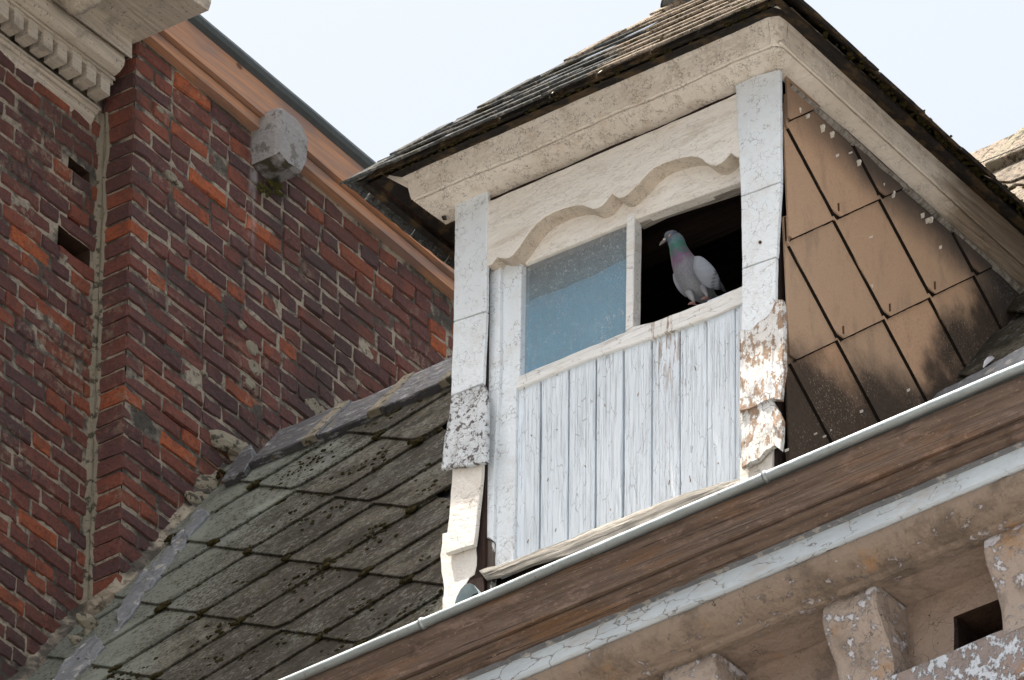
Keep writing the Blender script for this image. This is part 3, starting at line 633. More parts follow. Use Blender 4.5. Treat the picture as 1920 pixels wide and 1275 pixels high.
# ridge caps: overlapping dark slate slabs along the top
def cap_run(cuts, offx, mat='slate_cap'):
    for k, (a, b) in enumerate(zip(cuts, cuts[1:])):
        P = [(a, 2.455-.0), (b+.03, 2.455-.006), (b+.045, 2.60), (a+.02, 2.605)]
        slab('ridge_cap', rough_edge(P, .05, .003, k), ROOF, .020+.010*(k % 2), .040+.010*(k % 2), mat, roof, .003, lambda x, y: .012*nz((x, y, 0), 4))
zc = ROOF.px(481, 886), ROOF.px(845, 745), ROOF.px(515, 838), ROOF.px(845, 704)
capx = [ROOF.px(x, y)[0] for x, y in ((483, 886), (603, 839), (721, 793), (850, 743))]
vlo, vhi = (zc[0][1]+zc[1][1])/2, (zc[2][1]+zc[3][1])/2
def caps(cs, vlo, vhi, mat):
    for k, (a, b) in enumerate(zip(cs, cs[1:])):
        d = .004 if k % 2 else 0
        P = [(a, vlo), (b+.02, vlo-.004), (b+.05, vhi+.004), (a+.03, vhi)]
        slab('ridge_cap', rough_edge(P, .06, .004, k+a), ROOF, .012, .050-.006*(k % 2), mat, roof, .004, lambda x, y: .010*nz((x, y, 0), 5))
        # weathered lap at each joint
        P = [(b-.045, vlo-.006), (b+.01, vlo-.008), (b+.045, vhi+.002), (b+.0, vhi+.002)]
        slab('cap_lap', rough_edge(P, .03, .004, k+3), ROOF, .03, .056, 'mortar_pale', roof, .004)
caps(capx+[capx[-1]+.5, capx[-1]+1.], vlo, vhi, 'slate_cap')
xr = [ROOF.px(x, y)[0] for x, y in ((1760, 372), (1889, 320), (2000, 270), (2120, 215))]
vr0, vr1 = ROOF.px(1836, 346)[1], ROOF.px(1818, 316)[1]
caps([xr[0]-.3]+xr, vr0, vr1, 'slate_lit')
# tilted last cap and patched flashing up the gable
slab('ridge_cap', rough_edge([ROOF.px(*q, .03) for q in ((421, 909), (462, 893), (480, 866), (476, 842), (462, 848), (440, 878))], .03, .004, 4), ROOF, .01, .05, 'slate_cap', roof, .003, label='slipped end cap tilted against the gable')
FL = [((98, 1300), (60, 1330), (138, 1222), (160, 1205), (172, 1238)), ((172, 1238), (132, 1235), (150, 1205), (180, 1190), (196, 1210)), ((212, 1190), (230, 1168), (248, 1150), (270, 1105), (300, 1060), (262, 1072), (222, 1140)), ((268, 1108), (282, 1100), (322, 1048), (338, 1020), (315, 1025), (280, 1070)), ((345, 1000), (352, 1008), (372, 985), (392, 960), (375, 950), (352, 975)), ((318, 1040), (336, 1030), (352, 1000), (338, 985), (320, 1010))]
for k, P in enumerate(FL):
    slab('flashing', rough_edge([ROOF.px(*q, .03) for q in P], .03, .006, k), ROOF, .0, .030, 'lead_grey', roof, .004, lambda x, y: .012*nz((x, y, 0), 12), sub=1, amp=.008, seed=k)
fil = []
for i in range(120):
    v = .3+2.3*i/119; o_ = .010+.010*nz((0, v, 0), 9); xw = XM if v > 1.64 else (XL if v < 1.56 else XL+(XM-XL)*(v-1.56)/.08); fil.append([ROOF(xw-.002, v, .046+o_), ROOF(xw+.007+o_*.7, v, .036), ROOF(xw+.018+o_, v, .028), ROOF(xw+.028+o_*.8, v, -.004)])
sweep('mortar_fillet', fil, 'mortar', roof, amp=.010, label='crumbling mortar fillet where roof and gable meet')
p = at(414, 890, 'x', XM+.06)
tube('rusty_hook', [p+V((-.03, -.06, .05)), p+V((0, -.01, .01)), p, p+V((0, .012, -.02)), p+V((0, .01, -.09))], .004, 'rust', roof, 6)
lumps('twigs', [(p+V((random.gauss(0, .012), random.gauss(0, .012), random.gauss(0, .01))), .010, .8, (1, 0, 0)) for _ in range(6)], 'moss', roof)

# wire on the far ridge
wa, wb = at(1795, 322, RW, ROOF(0, 0, .09).dot(RW)), at(1990, 243, RW, ROOF(0, 0, .09).dot(RW))
wr = tube('wire', [wa, (wa+wb)/2-V((0, 0, .002)), wb], .0016, 'wire', None, 6)
wr['label'] = 'thin dark wire stretched along the sunlit roof ridge right of the dormer'; wr['category'] = 'wire'; wr['kind'] = 'thing'
wa2, wb2 = wa+V((0, 0, -.022)), wb+V((0, 0, -.01))

# ================================================================== eaves cornice under the gutter
ev = thing('eaves_cornice', (.5, -.1, -1.2), 'brown and white rendered eaves cornice with zinc gutter edge, scrolled corbels and a square hole', 'cornice')
ZG = lambda x: -.889+.016*(x-.4)                      # the gutter rises a touch to the right
def along_x(name, prof, mat, x0=-1.6, x1=2.6, seg=60, closed=True, amp=.0015, fz=None, smooth=False, label=None, seed=0):
    fz = fz or (lambda x: .012*(x-.8)); xs = [x0+(x1-x0)*i/seg for i in range(seg+1)]
    return sweep(name, [[(x, y, z+fz(x)) for y, z in prof] for x in xs], mat, ev, closed, smooth, label, amp=amp, seed=seed)
gz = lambda x: .016*(x-.4)
tr = along_x('gutter', [(-.285, -.883), (-.262, -.888), (-.19, -.94), (-.14, -.95), (-.03, -.93), (.02, -.86), (.03, -.86), (-.02, -.94), (-.14, -.96), (-.20, -.955), (-.27, -.896)], 'lead_dark', fz=gz, label='zinc gutter trough')
xs = [-1.6+4.2*i/50 for i in range(51)]
o = tube('gutter_bead', [(x, -.288, -.884+gz(x)+.0012*nz((x, 0, 0), 6)) for x in xs], 0.0150, 'zinc', ev, 14, label='rolled zinc front edge of the gutter'); 
for x in (-.37, .85, -1.0): 
    tube('bead_collar', [(x-.006, -.288, -.884+gz(x)), (x+.006, -.288, -.884+gz(x))], .0185, 'zinc', ev, 14)
along_x('fascia_board', [(-.276, -.892), (-.280, -.912), (-.272, -.935), (-.262, -.960), (-.262, -.985), (-.258, -1.012), (-.20, -1.012), (-.20, -.96)], 'brown_board', amp=.0025, seed=1, label='upper rusty brown gutter board')
along_x('fascia_board', [(-.246, -1.016), (-.248, -1.028), (-.232, -1.038), (-.236, -1.050), (-.222, -1.060), (-.15, -1.060), (-.15, -1.016)], 'brown_board', amp=.0035, seed=2, label='lower brown moulding')
along_x('lead_drip', [(-.212, -1.0615), (-.200, -1.063), (-.198, -1.068), (-.15, -1.068), (-.15, -1.0615)], 'lead_grey', amp=.004, seed=7)
along_x('fillet', [(-.196, -1.068), (-.196, -1.126), (-.188, -1.131), (-.10, -1.131), (-.10, -1.068)], 'stripe', amp=.002, seed=3, label='flaking pale blue white fillet')
cv = [(-.182, -1.133)]+[(-.182+.088*(1-cos(t*pi/2/8)), -1.133-.072*sin(t*pi/2/8)) for t in range(1, 9)]+[(-.088, -1.213), (-.078, -1.215), (-.03, -1.205), (-.03, -1.133)]
along_x('cove', cv, 'render_cove', amp=.002, seed=4, smooth=False, label='brown rendered cove')
along_x('soffit', [(-.06, -1.196), (.10, -1.196), (.10, -1.12), (-.06, -1.12)], 'render_wall', amp=.001, seed=5)
along_x('cornice_core', [(-.19, -1.125), (.3, -1.125), (.3, -.97), (-.19, -1.0)], 'render_wall', amp=0)
# frieze with the square hole
FR = Frame((0, .10, 0), (1, 0, 0), (0, 0, 1))
hp = [FR.px(*q) for q in ((1788, 1160), (1885, 1115), (1885, 1200), (1790, 1240))]
hole = (hp[0][0], hp[1][0], (hp[2][1]+hp[3][1])/2, (hp[0][1]+hp[1][1])/2)
wall_skin('frieze', FR, (-1.6, 2.6), (-1.9, -1.19), 0, [hole, (hole[0]-1.19, hole[1]-1.19, hole[2]-.01, hole[3]-.01)], .55, 'render_wall', ev, (60, 20), .003)
slab('hole_lining', [(hole[0]+.002, hole[2]), (hole[0]+.018, hole[2]+.004), (hole[0]+.014, hole[3]-.01), (hole[0]+.002, hole[3])], FR, -.1, .002, 'attic', ev)
along_x('architrave', [(.03, -1.468), (.02, -1.475), (.018, -1.66), (.12, -1.66), (.12, -1.466)], 'render_flaked', amp=.003, seed=6, label='flaking blue white band under the square hole')
# corbels
c1 = at(1540, 1125, 'y', -.06); c2 = at(1640, 1090, 'y', -.06); c3 = at(1850, 988, 'y', -.06); c0 = at(1248, 1242, 'y', -.06)
CWD = c2.x-c1.x; PITCHX = (c3.x-c0.x)/2
def corbel(x):
    zt = -1.202+.012*(x-.8)
    side = [(-.055, 0), (-.062, -.018), (-.064, -.05), (-.055, -.085), (-.030, -.125), (-.004, -.165), (.012, -.205), (.018, -.25), (.018, -.29)]
    n = len(side); P = side+[(.12, -.29), (.12, 0)]
    wd = CWD
    st = []
    for t in [0, .03, .08, .25, .5, .75, .92, .97, 1]:
        e = .010 if t in (0, 1) else (.003 if t in (.03, .97) else 0)
        st.append([V((x+wd*t, y+e, zt+z)) for y, z in P])
    return sweep('corbel', st, 'render_corbel', ev, True, False, amp=.004, seed=int(x*10)+5)
for k in range(-4, 3):
    corbel(c1.x+k*PITCHX)
# house front below
box('house_front', (-1.6, .12, -H), (2.6, 1.2, -1.66), 'plaster', ev)

# ================================================================== dormer
dm_ = thing('dormer_window', (.1, .1, -.9), 'white peeling wooden dormer with hipped slate roof, scalloped board and one missing pane', 'dormer')
D = dm_
PL = M['paint_plank']
# planks
seam = [965, 1013, 1065, 1117, 1169, 1220.5, 1273, 1325, 1379]
X = [FRONT.px(x, 800, 0)[0] for x in seam]
random.seed(3)
for k in range(8):
    a, b = X[k]+.0022, X[k+1]-.0022-(.0035 if k in (0, 2, 3) else 0)
    tz = .078
    zb = lambda x: FRONT.px(x, 1082+(x-905)*(908-1082)/483., 0)[1]; b0, b1 = zb(seam[k]), zb(seam[k+1])
    P = rough_edge([(a, b0), (b, b1), (b, tz), (a, tz)], .08, .0012, k)
    slab('plank', P, FRONT, -.030, random.uniform(-.003, .002), 'paint_plank', D, .003)
for k in range(8):
    for z in (.035, -.14-.02*(k % 3), -.33, -.52):
        if random.random() < .6:
            px_ = X[k]+.5*(X[k+1]-X[k])+random.uniform(-.022, .022); tube('nail', [FRONT(px_, z+random.uniform(-.02, .02), -.002), FRONT(px_, z+.0, .0035)][:1]+[FRONT(px_, z, .0035)], .0013, 'rust_pale', D, 6)
slab('side_stile', fpoly([(1380, 560), (1425, 540), (1425, 905), (1380, 912)], 0), FRONT, -.03, .003, 'paint_plank', D)
slab('sash_stile', fpoly([(937, 470), (978, 455), (974, 700), (967, 727), (963, 1058), (925, 1074)], .012), FRONT, -.03, .012, 'paint_post', D, .003)
slab('sash_rail', rough_edge(fpoly([(966, 707), (1172, 622), (1187, 612), (1225, 603), (1290, 578), (1345, 558), (1388, 537), (1420, 525), (1420, 555), (1345, 590), (1220, 634), (1100, 674), (967, 729)], .010), .03, .002, 2), FRONT, -.045, .010, 'paint_rail', D, .003)
slab('glazing_bar', rough_edge(fpoly([(1174, 405), (1189, 399), (1186, 612), (1172, 620)], .008), .04, .001, 1), FRONT, -.03, .008, 'paint_rail', D, .003)
slab('head_rail', fpoly([(978, 430), (1178, 350), (1188, 350), (1400, 262), (1400, 337), (1189, 411), (1176, 417), (978, 497)], .002), FRONT, -.035, .002, 'paint_valance', D, .003)
slab('inner_fillet', fpoly([(1189, 411), (1395, 340), (1395, 350), (1240, 400), (1196, 421)], -.02), FRONT, -.05, -.02, 'driftwood', D, .002)
# glass, sheet behind it
slab('glass_pane', fpoly([(974, 490), (1178, 410), (1178, 625), (970, 705)], -.012), FRONT, -.015, -.012, 'glass', D, .0005)
slab('blue_sheet', rough_edge(fpoly([(960, 580), (1010, 556), (1060, 540), (1085, 527), (1190, 478), (1190, 640), (960, 730)], -.026), .02, .004, 5), FRONT, -.030, -.026, 'blue_sheet', D, .001, label='blue sheet leaning behind the glass')
# scalloped board
sc_ = [(205, 842), (235, 800), (258, 806), (290, 808), (312, 802), (335, 785), (375, 735), (405, 690), (440, 640), (480, 592), (530, 552), (585, 522), (650, 497), (720, 479), (765, 478), (800, 490), (832, 501), (860, 495), (890, 478), (915, 452), (934, 425), (950, 404), (965, 420), (990, 432), (1020, 427), (1050, 408), (1078, 380), (1100, 357), (1112, 352), (1135, 318), (1170, 280), (1215, 243), (1270, 216), (1340, 192), (1400, 178), (1440, 173), (1480, 178), (1510, 193), (1530, 212), (1560, 230), (1590, 232), (1620, 220), (1645, 200), (1667, 176), (1688, 153), (1705, 170), (1730, 182)]
sc_ = [(860+x/3.31, 240+y/3.31) for x, y in sc_]
VO = .062
lowline = fpoly(sc_, VO)
P = lowline+[(lowline[-1][0]+.03, lowline[-1][1]), (lowline[-1][0]+.03, .731)]+[(.55-.05*q, .726+.004*nz((q, 0, 0), .9)) for q in range(0, 18)]+[(FRONT.px(914, 390, VO)[0], .728), (FRONT.px(914, 390, VO)[0], lowline[0][1])]
slab('scalloped_board', P, FRONT, -.012, VO, 'paint_valance', D, .0025, label='crackled board with a scalloped lower edge')
vb = bpy.data.objects['scalloped_board'].data; vb.materials.append(M['paint_shaded'])
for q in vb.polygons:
    if abs(q.normal.y) < .3: q.material_index = 1  # underside and edge faces get a darker tone: shade put into the colour
box('gap_shade', (-.40, -.040, .70), (.60, -.013, .82), 'dark_wood', D)  # dark strip added to stand in for shade in the gap
# posts: overlapping pieces down each corner
PO = .066
def post(name, pts, off=PO, th=.014, mat='paint_post', re=.0015, sub=0, amp=0., lab=None, seed=0, tl_=None):
    return slab(name, rough_edge(fpoly(pts, off), .025, re, seed), FRONT, off-th, off, mat, D, .002, tl_, sub, amp, seed, lab)
post('post_board', [(853, 380), (914, 355), (911, 582), (850, 602)], seed=1)
post('post_board', [(850, 604), (911, 585), (905, 718), (845, 742)], seed=2, off=.064)
post('post_patch', [(846, 742), (878, 730), (906, 720), (912, 735), (913, 800), (912, 866), (895, 868), (880, 873), (855, 874), (827, 880), (832, 830), (841, 785)], off=.078, mat='paint_flake', sub=2, amp=.005, lab='flared sheet patch with flaking blue grey paint', seed=3, re=.003)
post('post_board', [(848, 878), (903, 866), (902, 893), (893, 981), (888, 1021), (835, 1038), (837, 1004), (842, 966)], off=.062, th=.016, mat='paint_bright', seed=4, lab='slipped white board with sunlit lower end')
post('post_board', [(829, 1000), (893, 985), (893, 1060), (889, 1077), (880, 1083), (868, 1105), (858, 1122), (844, 1150), (829, 1130), (832, 1102), (827, 1072), (825, 1040)], off=.040, th=.012, mat='paint_bright', re=.004, seed=5, lab='broken pointed white board at the gutter')
post('post_board', [(829, 1120), (852, 1110), (870, 1150), (829, 1180)], off=.02, th=.012, mat='paint_bright', seed=9)
post('jamb_board', [(913, 400), (938, 395), (937, 690), (926, 900), (925, 1014), (916, 1008), (902, 1010), (905, 860)], off=.028, th=.03, seed=6, re=.003)
post('jamb_board', [(900, 1004), (925, 1016), (923, 1085), (921, 1112), (905, 1105), (893, 1100), (897, 1050)], off=.024, th=.02, mat='paint_broken', re=.004, seed=7, lab='rotten foot of the jamb with curling paint')
post('post_board', [(1379, 160), (1420, 140), (1461, 130), (1463, 340), (1389, 367)], seed=11)
post('post_board', [(1389, 369), (1463, 342), (1455, 481), (1391, 503)], seed=12, off=.065)
post('post_board', [(1391, 505), (1454, 483), (1453, 590), (1446, 640), (1390, 660)], seed=13, off=.064)
post('post_patch', [(1388, 618), (1408, 618), (1423, 602), (1435, 595), (1449, 580), (1453, 562), (1466, 561), (1469, 573), (1471, 689), (1464, 749), (1446, 748), (1417, 760), (1387, 772), (1391, 731), (1386, 659)], off=.080, mat='paint_flake_warm', sub=2, amp=.005, re=.004, lab='torn sheet patch with paint peeling to tan', seed=14)
post('post_patch', [(1387, 770), (1417, 758), (1446, 748), (1458, 768), (1467, 787), (1466, 823), (1463, 843), (1452, 835), (1437, 844), (1420, 862), (1390, 878)], off=.073, mat='paint_flake_warm', sub=2, amp=.005, re=.003, lab='lower sheet patch with large flaked areas', seed=15)
post('post_board', [(1387, 860), (1447, 830), (1447, 960), (1385, 960)], off=.05, mat='paint_bright', seed=16, lab='bright sunlit foot of the right post')
for (x, y) in ((1425, 454), (909, 846)):
    p = FRONT.px(x, y, PO+.002); tube('nail', [FRONT(*p, PO), FRONT(*p, PO+.004)], .005, 'rust', D, 8)
# corner posts behind the boards, dark joint at the right edge
xr_ = FRONT.px(1461, 300, PO)[0]; xl_ = FRONT.px(853, 417, PO)[0]
box('corner_post', (xl_+.014, -.038, -1.05), (xl_+.105, .05, .80), 'dark_wood', D)
box('corner_post', (FRONT.px(1391, 600, PO)[0]+.004, -.038, -1.05), (.712, .05, .78), 'dark_wood', D)
# weathered sill timber
top = [(905, 1071), (960, 1054), (1000, 1040), (1070, 1012), (1130, 988), (1190, 964), (1250, 942), (1320, 918), (1388, 898)]
bot = [(908, 1088), (960, 1076), (1000, 1060), (1070, 1040), (1130, 1016), (1190, 990), (1250, 966), (1320, 938), (1388, 916)]
st = []
for i in range(60):
    t = i/59*8; k = min(int(t), 7); f_ = t-k
    L_ = lambda A: (A[k][0]*(1-f_)+A[k+1][0]*f_, A[k][1]*(1-f_)+A[k+1][1]*f_)
    a = at(*L_(top), 'y', -.03); b = at(*L_(bot), 'y', -.055); e = .004*nz((i*.3, 0, 0), 1)
    st.append([(a.x, .0, a.z+.004), (a.x, -.030, a.z+e), (a.x, -.050, a.z-.010+e), (b.x, -.058, (a.z-.01+b.z)/2+e), (b.x, -.055, b.z+.004), (b.x, -.046, b.z+.002), (b.x, .0, b.z+.045)])
sweep('sill_timber', st, 'driftwood', D, True, False, 'bare cracked grey timber along the foot of the boards', amp=.005, seed=2)
random.seed(9)
x = FRONT.px(922, 1080, -.02)[0]
while x < .56:
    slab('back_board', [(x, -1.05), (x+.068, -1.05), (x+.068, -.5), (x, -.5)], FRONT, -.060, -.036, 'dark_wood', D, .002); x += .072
# bent zinc sheet in the gutter by the left post
p = at(880, 1125, 'y', -.06)
st = []
for i in range(9):
    a = pi*i/8*.9; st.append([V((p.x-.045+.05*(1-cos(a)), p.y-.02+.10*t, p.z-.06+.105*sin(a)*(1-.25*t))) for t in (0, .35, .7, 1)])
sweep('zinc_hood', st, 'lead_blue', D, False, True, 'rounded blue grey metal sheet poking out of the gutter')
# side wall: diagonal slates
SA, SB = V((.2495, -.2115)), V((.238, .2165)); sn = SIDE.px(1561.7, 641.7)
random.seed(33)
nside = 0; grime = []
def ribbon(fr, T, pts, wd, lift, dn):
    pass
for i in range(-5, 8):
    for j in range(-6, 6):
        N = (sn[0]+SA.x*i+SB.x*j+random.gauss(0, .002), sn[1]+SA.y*i+SB.y*j+random.gauss(0, .002))
        P = slate_poly(N, SA, SB, 1.22, .085)
        P = clip(P, -1, 0, .018); P = clip(P, 0, 1, .775); P = clip(P, tan(ROOF_A), -1, 1.13+.12); P = clip(P, 0, -1, 1.1); P = clip(P, 1, 0, 1.5)
        if len(P) < 3 or abs(area2(P)) < .003: continue
        grime.append((N, P)); slab('side_slate', rough_edge(P, .07, .0008, i*5+j), SIDE, -.003, .004, 'slate_side', D, .0012, slate_tilt(N, SA, SB, .021, .0085)); nside += 1
        q = (N[0]+random.uniform(-.005, .02)-.0, N[1]+.048)
        if .03 < q[0] < 1.0 and -.9 < q[1] < .62 and q[1]-roofz(q[0]) > .1:
            slab('slate_hook', [(q[0]-.0022, q[1]-.016), (q[0]+.0022, q[1]-.014), (q[0]+.001, q[1]+.014), (q[0]-.002, q[1]+.012)], SIDE, .02, .028, 'rust', D, .0005)
def grime_mesh(items, fr, A, B, wd, lift, mat, parent, inside, ov=1.0, nm='joint_dirt'):
    bm = bmesh.new()
    for N, P in items:
        T = slate_tilt(N, A, B, .021, .0085)
        for d, o in ((V((-A.x, -A.y)), V((B.x, B.y))), (V((B.x, B.y)), V((-A.x, -A.y)))):
            L_ = d.length; dn = d.normalized(); nn = V((dn.y, -dn.x)); nn = nn if nn.dot(o) < 0 else -nn; k = 26; prev = None
            for i in range(k+1):
                t = i/k*ov; p = V(N)+d*t
                w_ = wd*(.75+.9*nz((p.x, p.y, 0), 22)+.5*nz((p.x, p.y, 0), 60)); w_ += wd*1.6*math.exp(-(t*L_/.022)**2)
                if t < .07: p = p+d*(.07-t)*.5
                if not inside(p.x, p.y): prev = None; continue
                a_ = fr(*(p-nn*.0005), T(p.x, p.y)+.0042); b_ = fr(*(p+nn*.0025), T(p.x, p.y)+lift-.002); c_ = fr(*(p+nn*max(.001, w_)), T(p.x, p.y)-.0135)
                cur = [bm.verts.new(x) for x in (a_, b_, c_)]
                if prev: bm.faces.new((prev[0], prev[1], cur[1], cur[0])); bm.faces.new((prev[1], prev[2], cur[2], cur[1]))
                prev = cur
        p1, p2 = V(N)-A*.095, V(N)+B*.095
        if inside(*p1) and inside(*p2):
            mid = (p1+p2)/2+(V(N)-(p1+p2)/2)*1.25
            bm.faces.new([bm.verts.new(fr(*q, T(q.x, q.y)+h)) for q, h in ((p1, .0046), (p2, .0046), (p2+(mid-p2)*.25, -.006), (mid, -.012), (p1+(mid-p1)*.25, -.006))])
    me = bpy.data.meshes.new(nm); bm.to_mesh(me); bm.free(); o = link(nm, me, mat, parent); o['kind'] = 'stuff'; return o
grime_mesh(grime, SIDE, SA, SB, .0095, .0, 'grime', D, lambda a, b: -.015 < a < 1.45 and b < .72-.03*a and b > roofz(a)-.1)
shape('side_wall', [SIDE(.0, -1.1, -.008), SIDE(.02, -1.1, -.008), SIDE(1.5, .9, -.008), SIDE(1.5, 1.05, -.008), SIDE(.0, .80, -.008)], [(0, 1, 2, 3, 4)], 'dark_wood', D)
shape('side_wall', [(xl_+.03, .0, -1.1), (xl_+.03, .02, -1.1), (xl_+.03, 1.5, 1.0), (xl_+.03, 1.5, 1.1), (xl_+.03, 0, .8)], [(0, 1, 2, 3, 4)], 'paint_eave', D)
# dark attic inside
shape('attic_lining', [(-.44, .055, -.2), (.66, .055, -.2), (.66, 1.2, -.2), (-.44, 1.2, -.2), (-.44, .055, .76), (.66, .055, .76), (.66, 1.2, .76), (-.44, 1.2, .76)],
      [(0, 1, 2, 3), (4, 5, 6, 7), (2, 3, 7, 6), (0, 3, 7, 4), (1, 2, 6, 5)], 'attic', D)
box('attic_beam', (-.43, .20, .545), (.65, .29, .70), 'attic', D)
# flashing strips where the side meets the roof
for k, (P, mt, h) in enumerate(((((1590, 830), (1660, 782), (1800, 714), (1960, 625), (1960, 650), (1815, 738), (1700, 800), (1600, 850)), 'lead_grey', .05), (((1560, 870), (1700, 800), (1830, 745), (1990, 680), (1990, 720), (1560, 920)), 'slate_roof', .03))):
    slab('valley_flashing', rough_edge([ROOF.px(*q, h) for q in P], .05, .004, k), ROOF, h-.02, h, mt, D, .004, sub=1, amp=.006)
# eave mouldings, front mitred into the side
OF = [(0, .746), (.055, .764), (.104, .781), (.1045, .795), (.1085, .795), (.109, .783), (.114, .787), (.119, .786), (.1235, .797), (.130, .820), (.142, .842), (.164, .858), (.192, .862), (.216, .853), (.230, .836), (.238, .835), (.241, .841), (.225, .862), (.10, .885)]
SFX = .63
def eave_station(kind, t):
    r = []
    for o_, z in OF:
        if kind == 'F':
            xl = -.512-.34*o_; xr2 = .72+o_*SFX-.050*min(1, o_/.12)*(o_/.24 if o_ > .12 else .5); p = V((xl+(xr2-xl)*t, -.02-o_, z))
        else:
            yc_ = .085*(min(1, o_/.12)*(o_/.24 if o_ > .12 else .5)); p = V((.72+o_*SFX, -.02-o_+yc_*(1-t)+(1.62+.0)*t+o_*t, z-.055*1.6*t-(0 if o_ < .1 else 0)))
        r.append(p)
    return r
fs = [eave_station('F', i/70) for i in range(71)]; ss = [eave_station('S', i/70) for i in range(71)]
sweep('front_eave_moulding', fs, 'paint_eave', D, False, False, amp=.005, seed=11, label='thick crackled cream moulding under the front eave')
sweep('side_eave_moulding', ss, 'paint_side', D, False, False, amp=.0025, seed=12, label='bare grey brown moulding under the right eave')
sweep('moulding_corner', [fs[-1]]+[[a.lerp(b, t)+V((.006, -.006, 0))*math.sin(pi*t) for a, b in zip(fs[-1], ss[0])] for t in (.25, .5, .75)]+[ss[0]], 'paint_eave', D, False, False, amp=.004, seed=11)
sweep('moulding_end', [[V((-.512-.34*o_, -.02-o_, z)) for o_, z in OF], [V((-.50, -.0, .80)) for o_, z in OF]], 'paint_eave', D, caps=False)
p = at(833, 408, 'y', -.045); lumps('knot_hole', [(at(833, 408, 'y', -.05)+V((0, 0, .0)), .010, .3, (0, -.4, -.9))], 'pupil', D, None)
# junction strip of rotten wood along the side
st = []
for i in range(70):
    t = i/69; y = .0+1.35*t; z = .742-.038*y
    e = .006*nz((0, y, 0), 14)+.004*nz((0, y, 0), 45); st.append([(.72, y, z+.01), (.742, y, z-.004+e*.4), (.748, y, z-.018+e), (.735, y, z-.026+e), (.722, y, z-.020+e)])
sweep('rotten_strip', st, 'driftwood', D, False, False, amp=.003, seed=4)
tube('side_bead', [V((.72+.112*SFX+.002, -.13+1.5*i/60, .786-.088*(1.5*i/60+.0)*.62)) for i in range(61)], .0055, 'paint_side', D, 8, label='raised bead along the right eave moulding')
# droppings and paint runs on the side slates
random.seed(4)
for (x, y, r, l) in ((1502, 205, .012, 2), (1518, 216, .010, 2), (1546, 238, .016, 2.2), (1564, 250, .012, 2.4), (1573, 290, .008, 1.6), (1598, 285, .005, 1.4), (1614, 303, .015, 1.8), (1659, 345, .006, 2), (1678, 362, .012, 2.6), (1733, 402, .006, 4), (1742, 412, .010, 2.4), (1749, 410, .014, 2), (1766, 462, .004, 4), (1637, 535, .004, 4), (1636, 443, .003, 3), (1706, 730, .008, 1.5), (1618, 770, .008, 1.4), (1532, 812, .006, 1.2), (1549, 817, .007, 1.2), (1559, 806, .005, 1.5), (1479, 842, .006, 2)):
    q = SIDE.px(x, y, .026); rr = r*.26; ll = r*.42*l; bm_ = [(q[0]+rr*a*1.15, q[1]+ll*b*1.25) for a, b in ((-1, .2), (-.7, .52), (-.2, .38), (.35, .55), (1, .3), (.8, .0), (.3, -.15), (.22, -.6), (0, -.9), (-.2, -.5), (-.35, -.1))]
    slab('dropping', bm_, SIDE, .012, .026, 'droppings', D, .0003)
# --- hipped roof of the dormer
PH = rad(48); E0 = V((-.67, -.27, .812)); XE = .90; YB = 1.75
FH = Frame(E0, (1, 0, 0), (0, cos(PH), sin(PH))); hw = (XE-E0.x)/2; AP = V((E0.x+hw, E0.y+hw, E0.z+hw*tan(PH)))
def zslope(y): return -.052*max(0, y+.27)
RF = Frame((XE, E0.y, E0.z), (0, 1, -.052), (-cos(PH), 0, sin(PH)))      # right slope, w = outward
LF = Frame((E0.x, E0.y, E0.z), (0, -1, 0), (cos(PH), 0, sin(PH)))
shape('roof_boards', [E0+V((.02, .02, .0)), V((XE-.02, E0.y+.02, E0.z)), AP+V((0, 0, .002)), V((E0.x+.02, YB+.8, E0.z)), V((XE-.02, YB+.8, E0.z-.1)), V((AP.x, YB+1.2, AP.z))], [(0, 1, 2), (1, 4, 5, 2), (0, 2, 5, 3)], 'dark_wood', D)
shape('eave_soffit', [V((-.655, -.262, .828)), V((.885, -.262, .828)), V((.885, YB, .741)), V((.70, YB, .80)), V((.70, .0, .90)), V((-.45, .0, .90)), V((-.45, 1.2, .90)), V((-.655, 1.2, .815))], [(0, 1, 4, 5), (1, 2, 3, 4), (0, 5, 6, 7)], 'under_slate', D)
random.seed(8)
# front slope: three courses of torn slates
LSl = hw*2
for r in range(8):
    v0 = -.034+r*.125; L0 = v0*cos(PH); x = L0-.01; xm = LSl-L0+.01; k = 0
    while x < xm-.03:
        wdt = min(random.uniform(.17, .24), xm-x)
        top_ = v0+.19; P = [(x+.002, v0+random.uniform(-.008, .006)), (x+wdt-.002, v0+random.uniform(-.008, .006)), (x+wdt-.002, top_), (x+.002, top_)]
        P = clip(P, -1, cos(PH), .004); P = clip(P, 1, cos(PH), LSl+.004)
        if len(P) > 2:
            c = FH(x, v0)
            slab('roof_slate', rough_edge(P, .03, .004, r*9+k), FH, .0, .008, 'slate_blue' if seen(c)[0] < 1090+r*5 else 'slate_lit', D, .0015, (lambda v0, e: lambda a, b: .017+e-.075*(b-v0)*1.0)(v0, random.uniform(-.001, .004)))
        x += wdt; k += 1
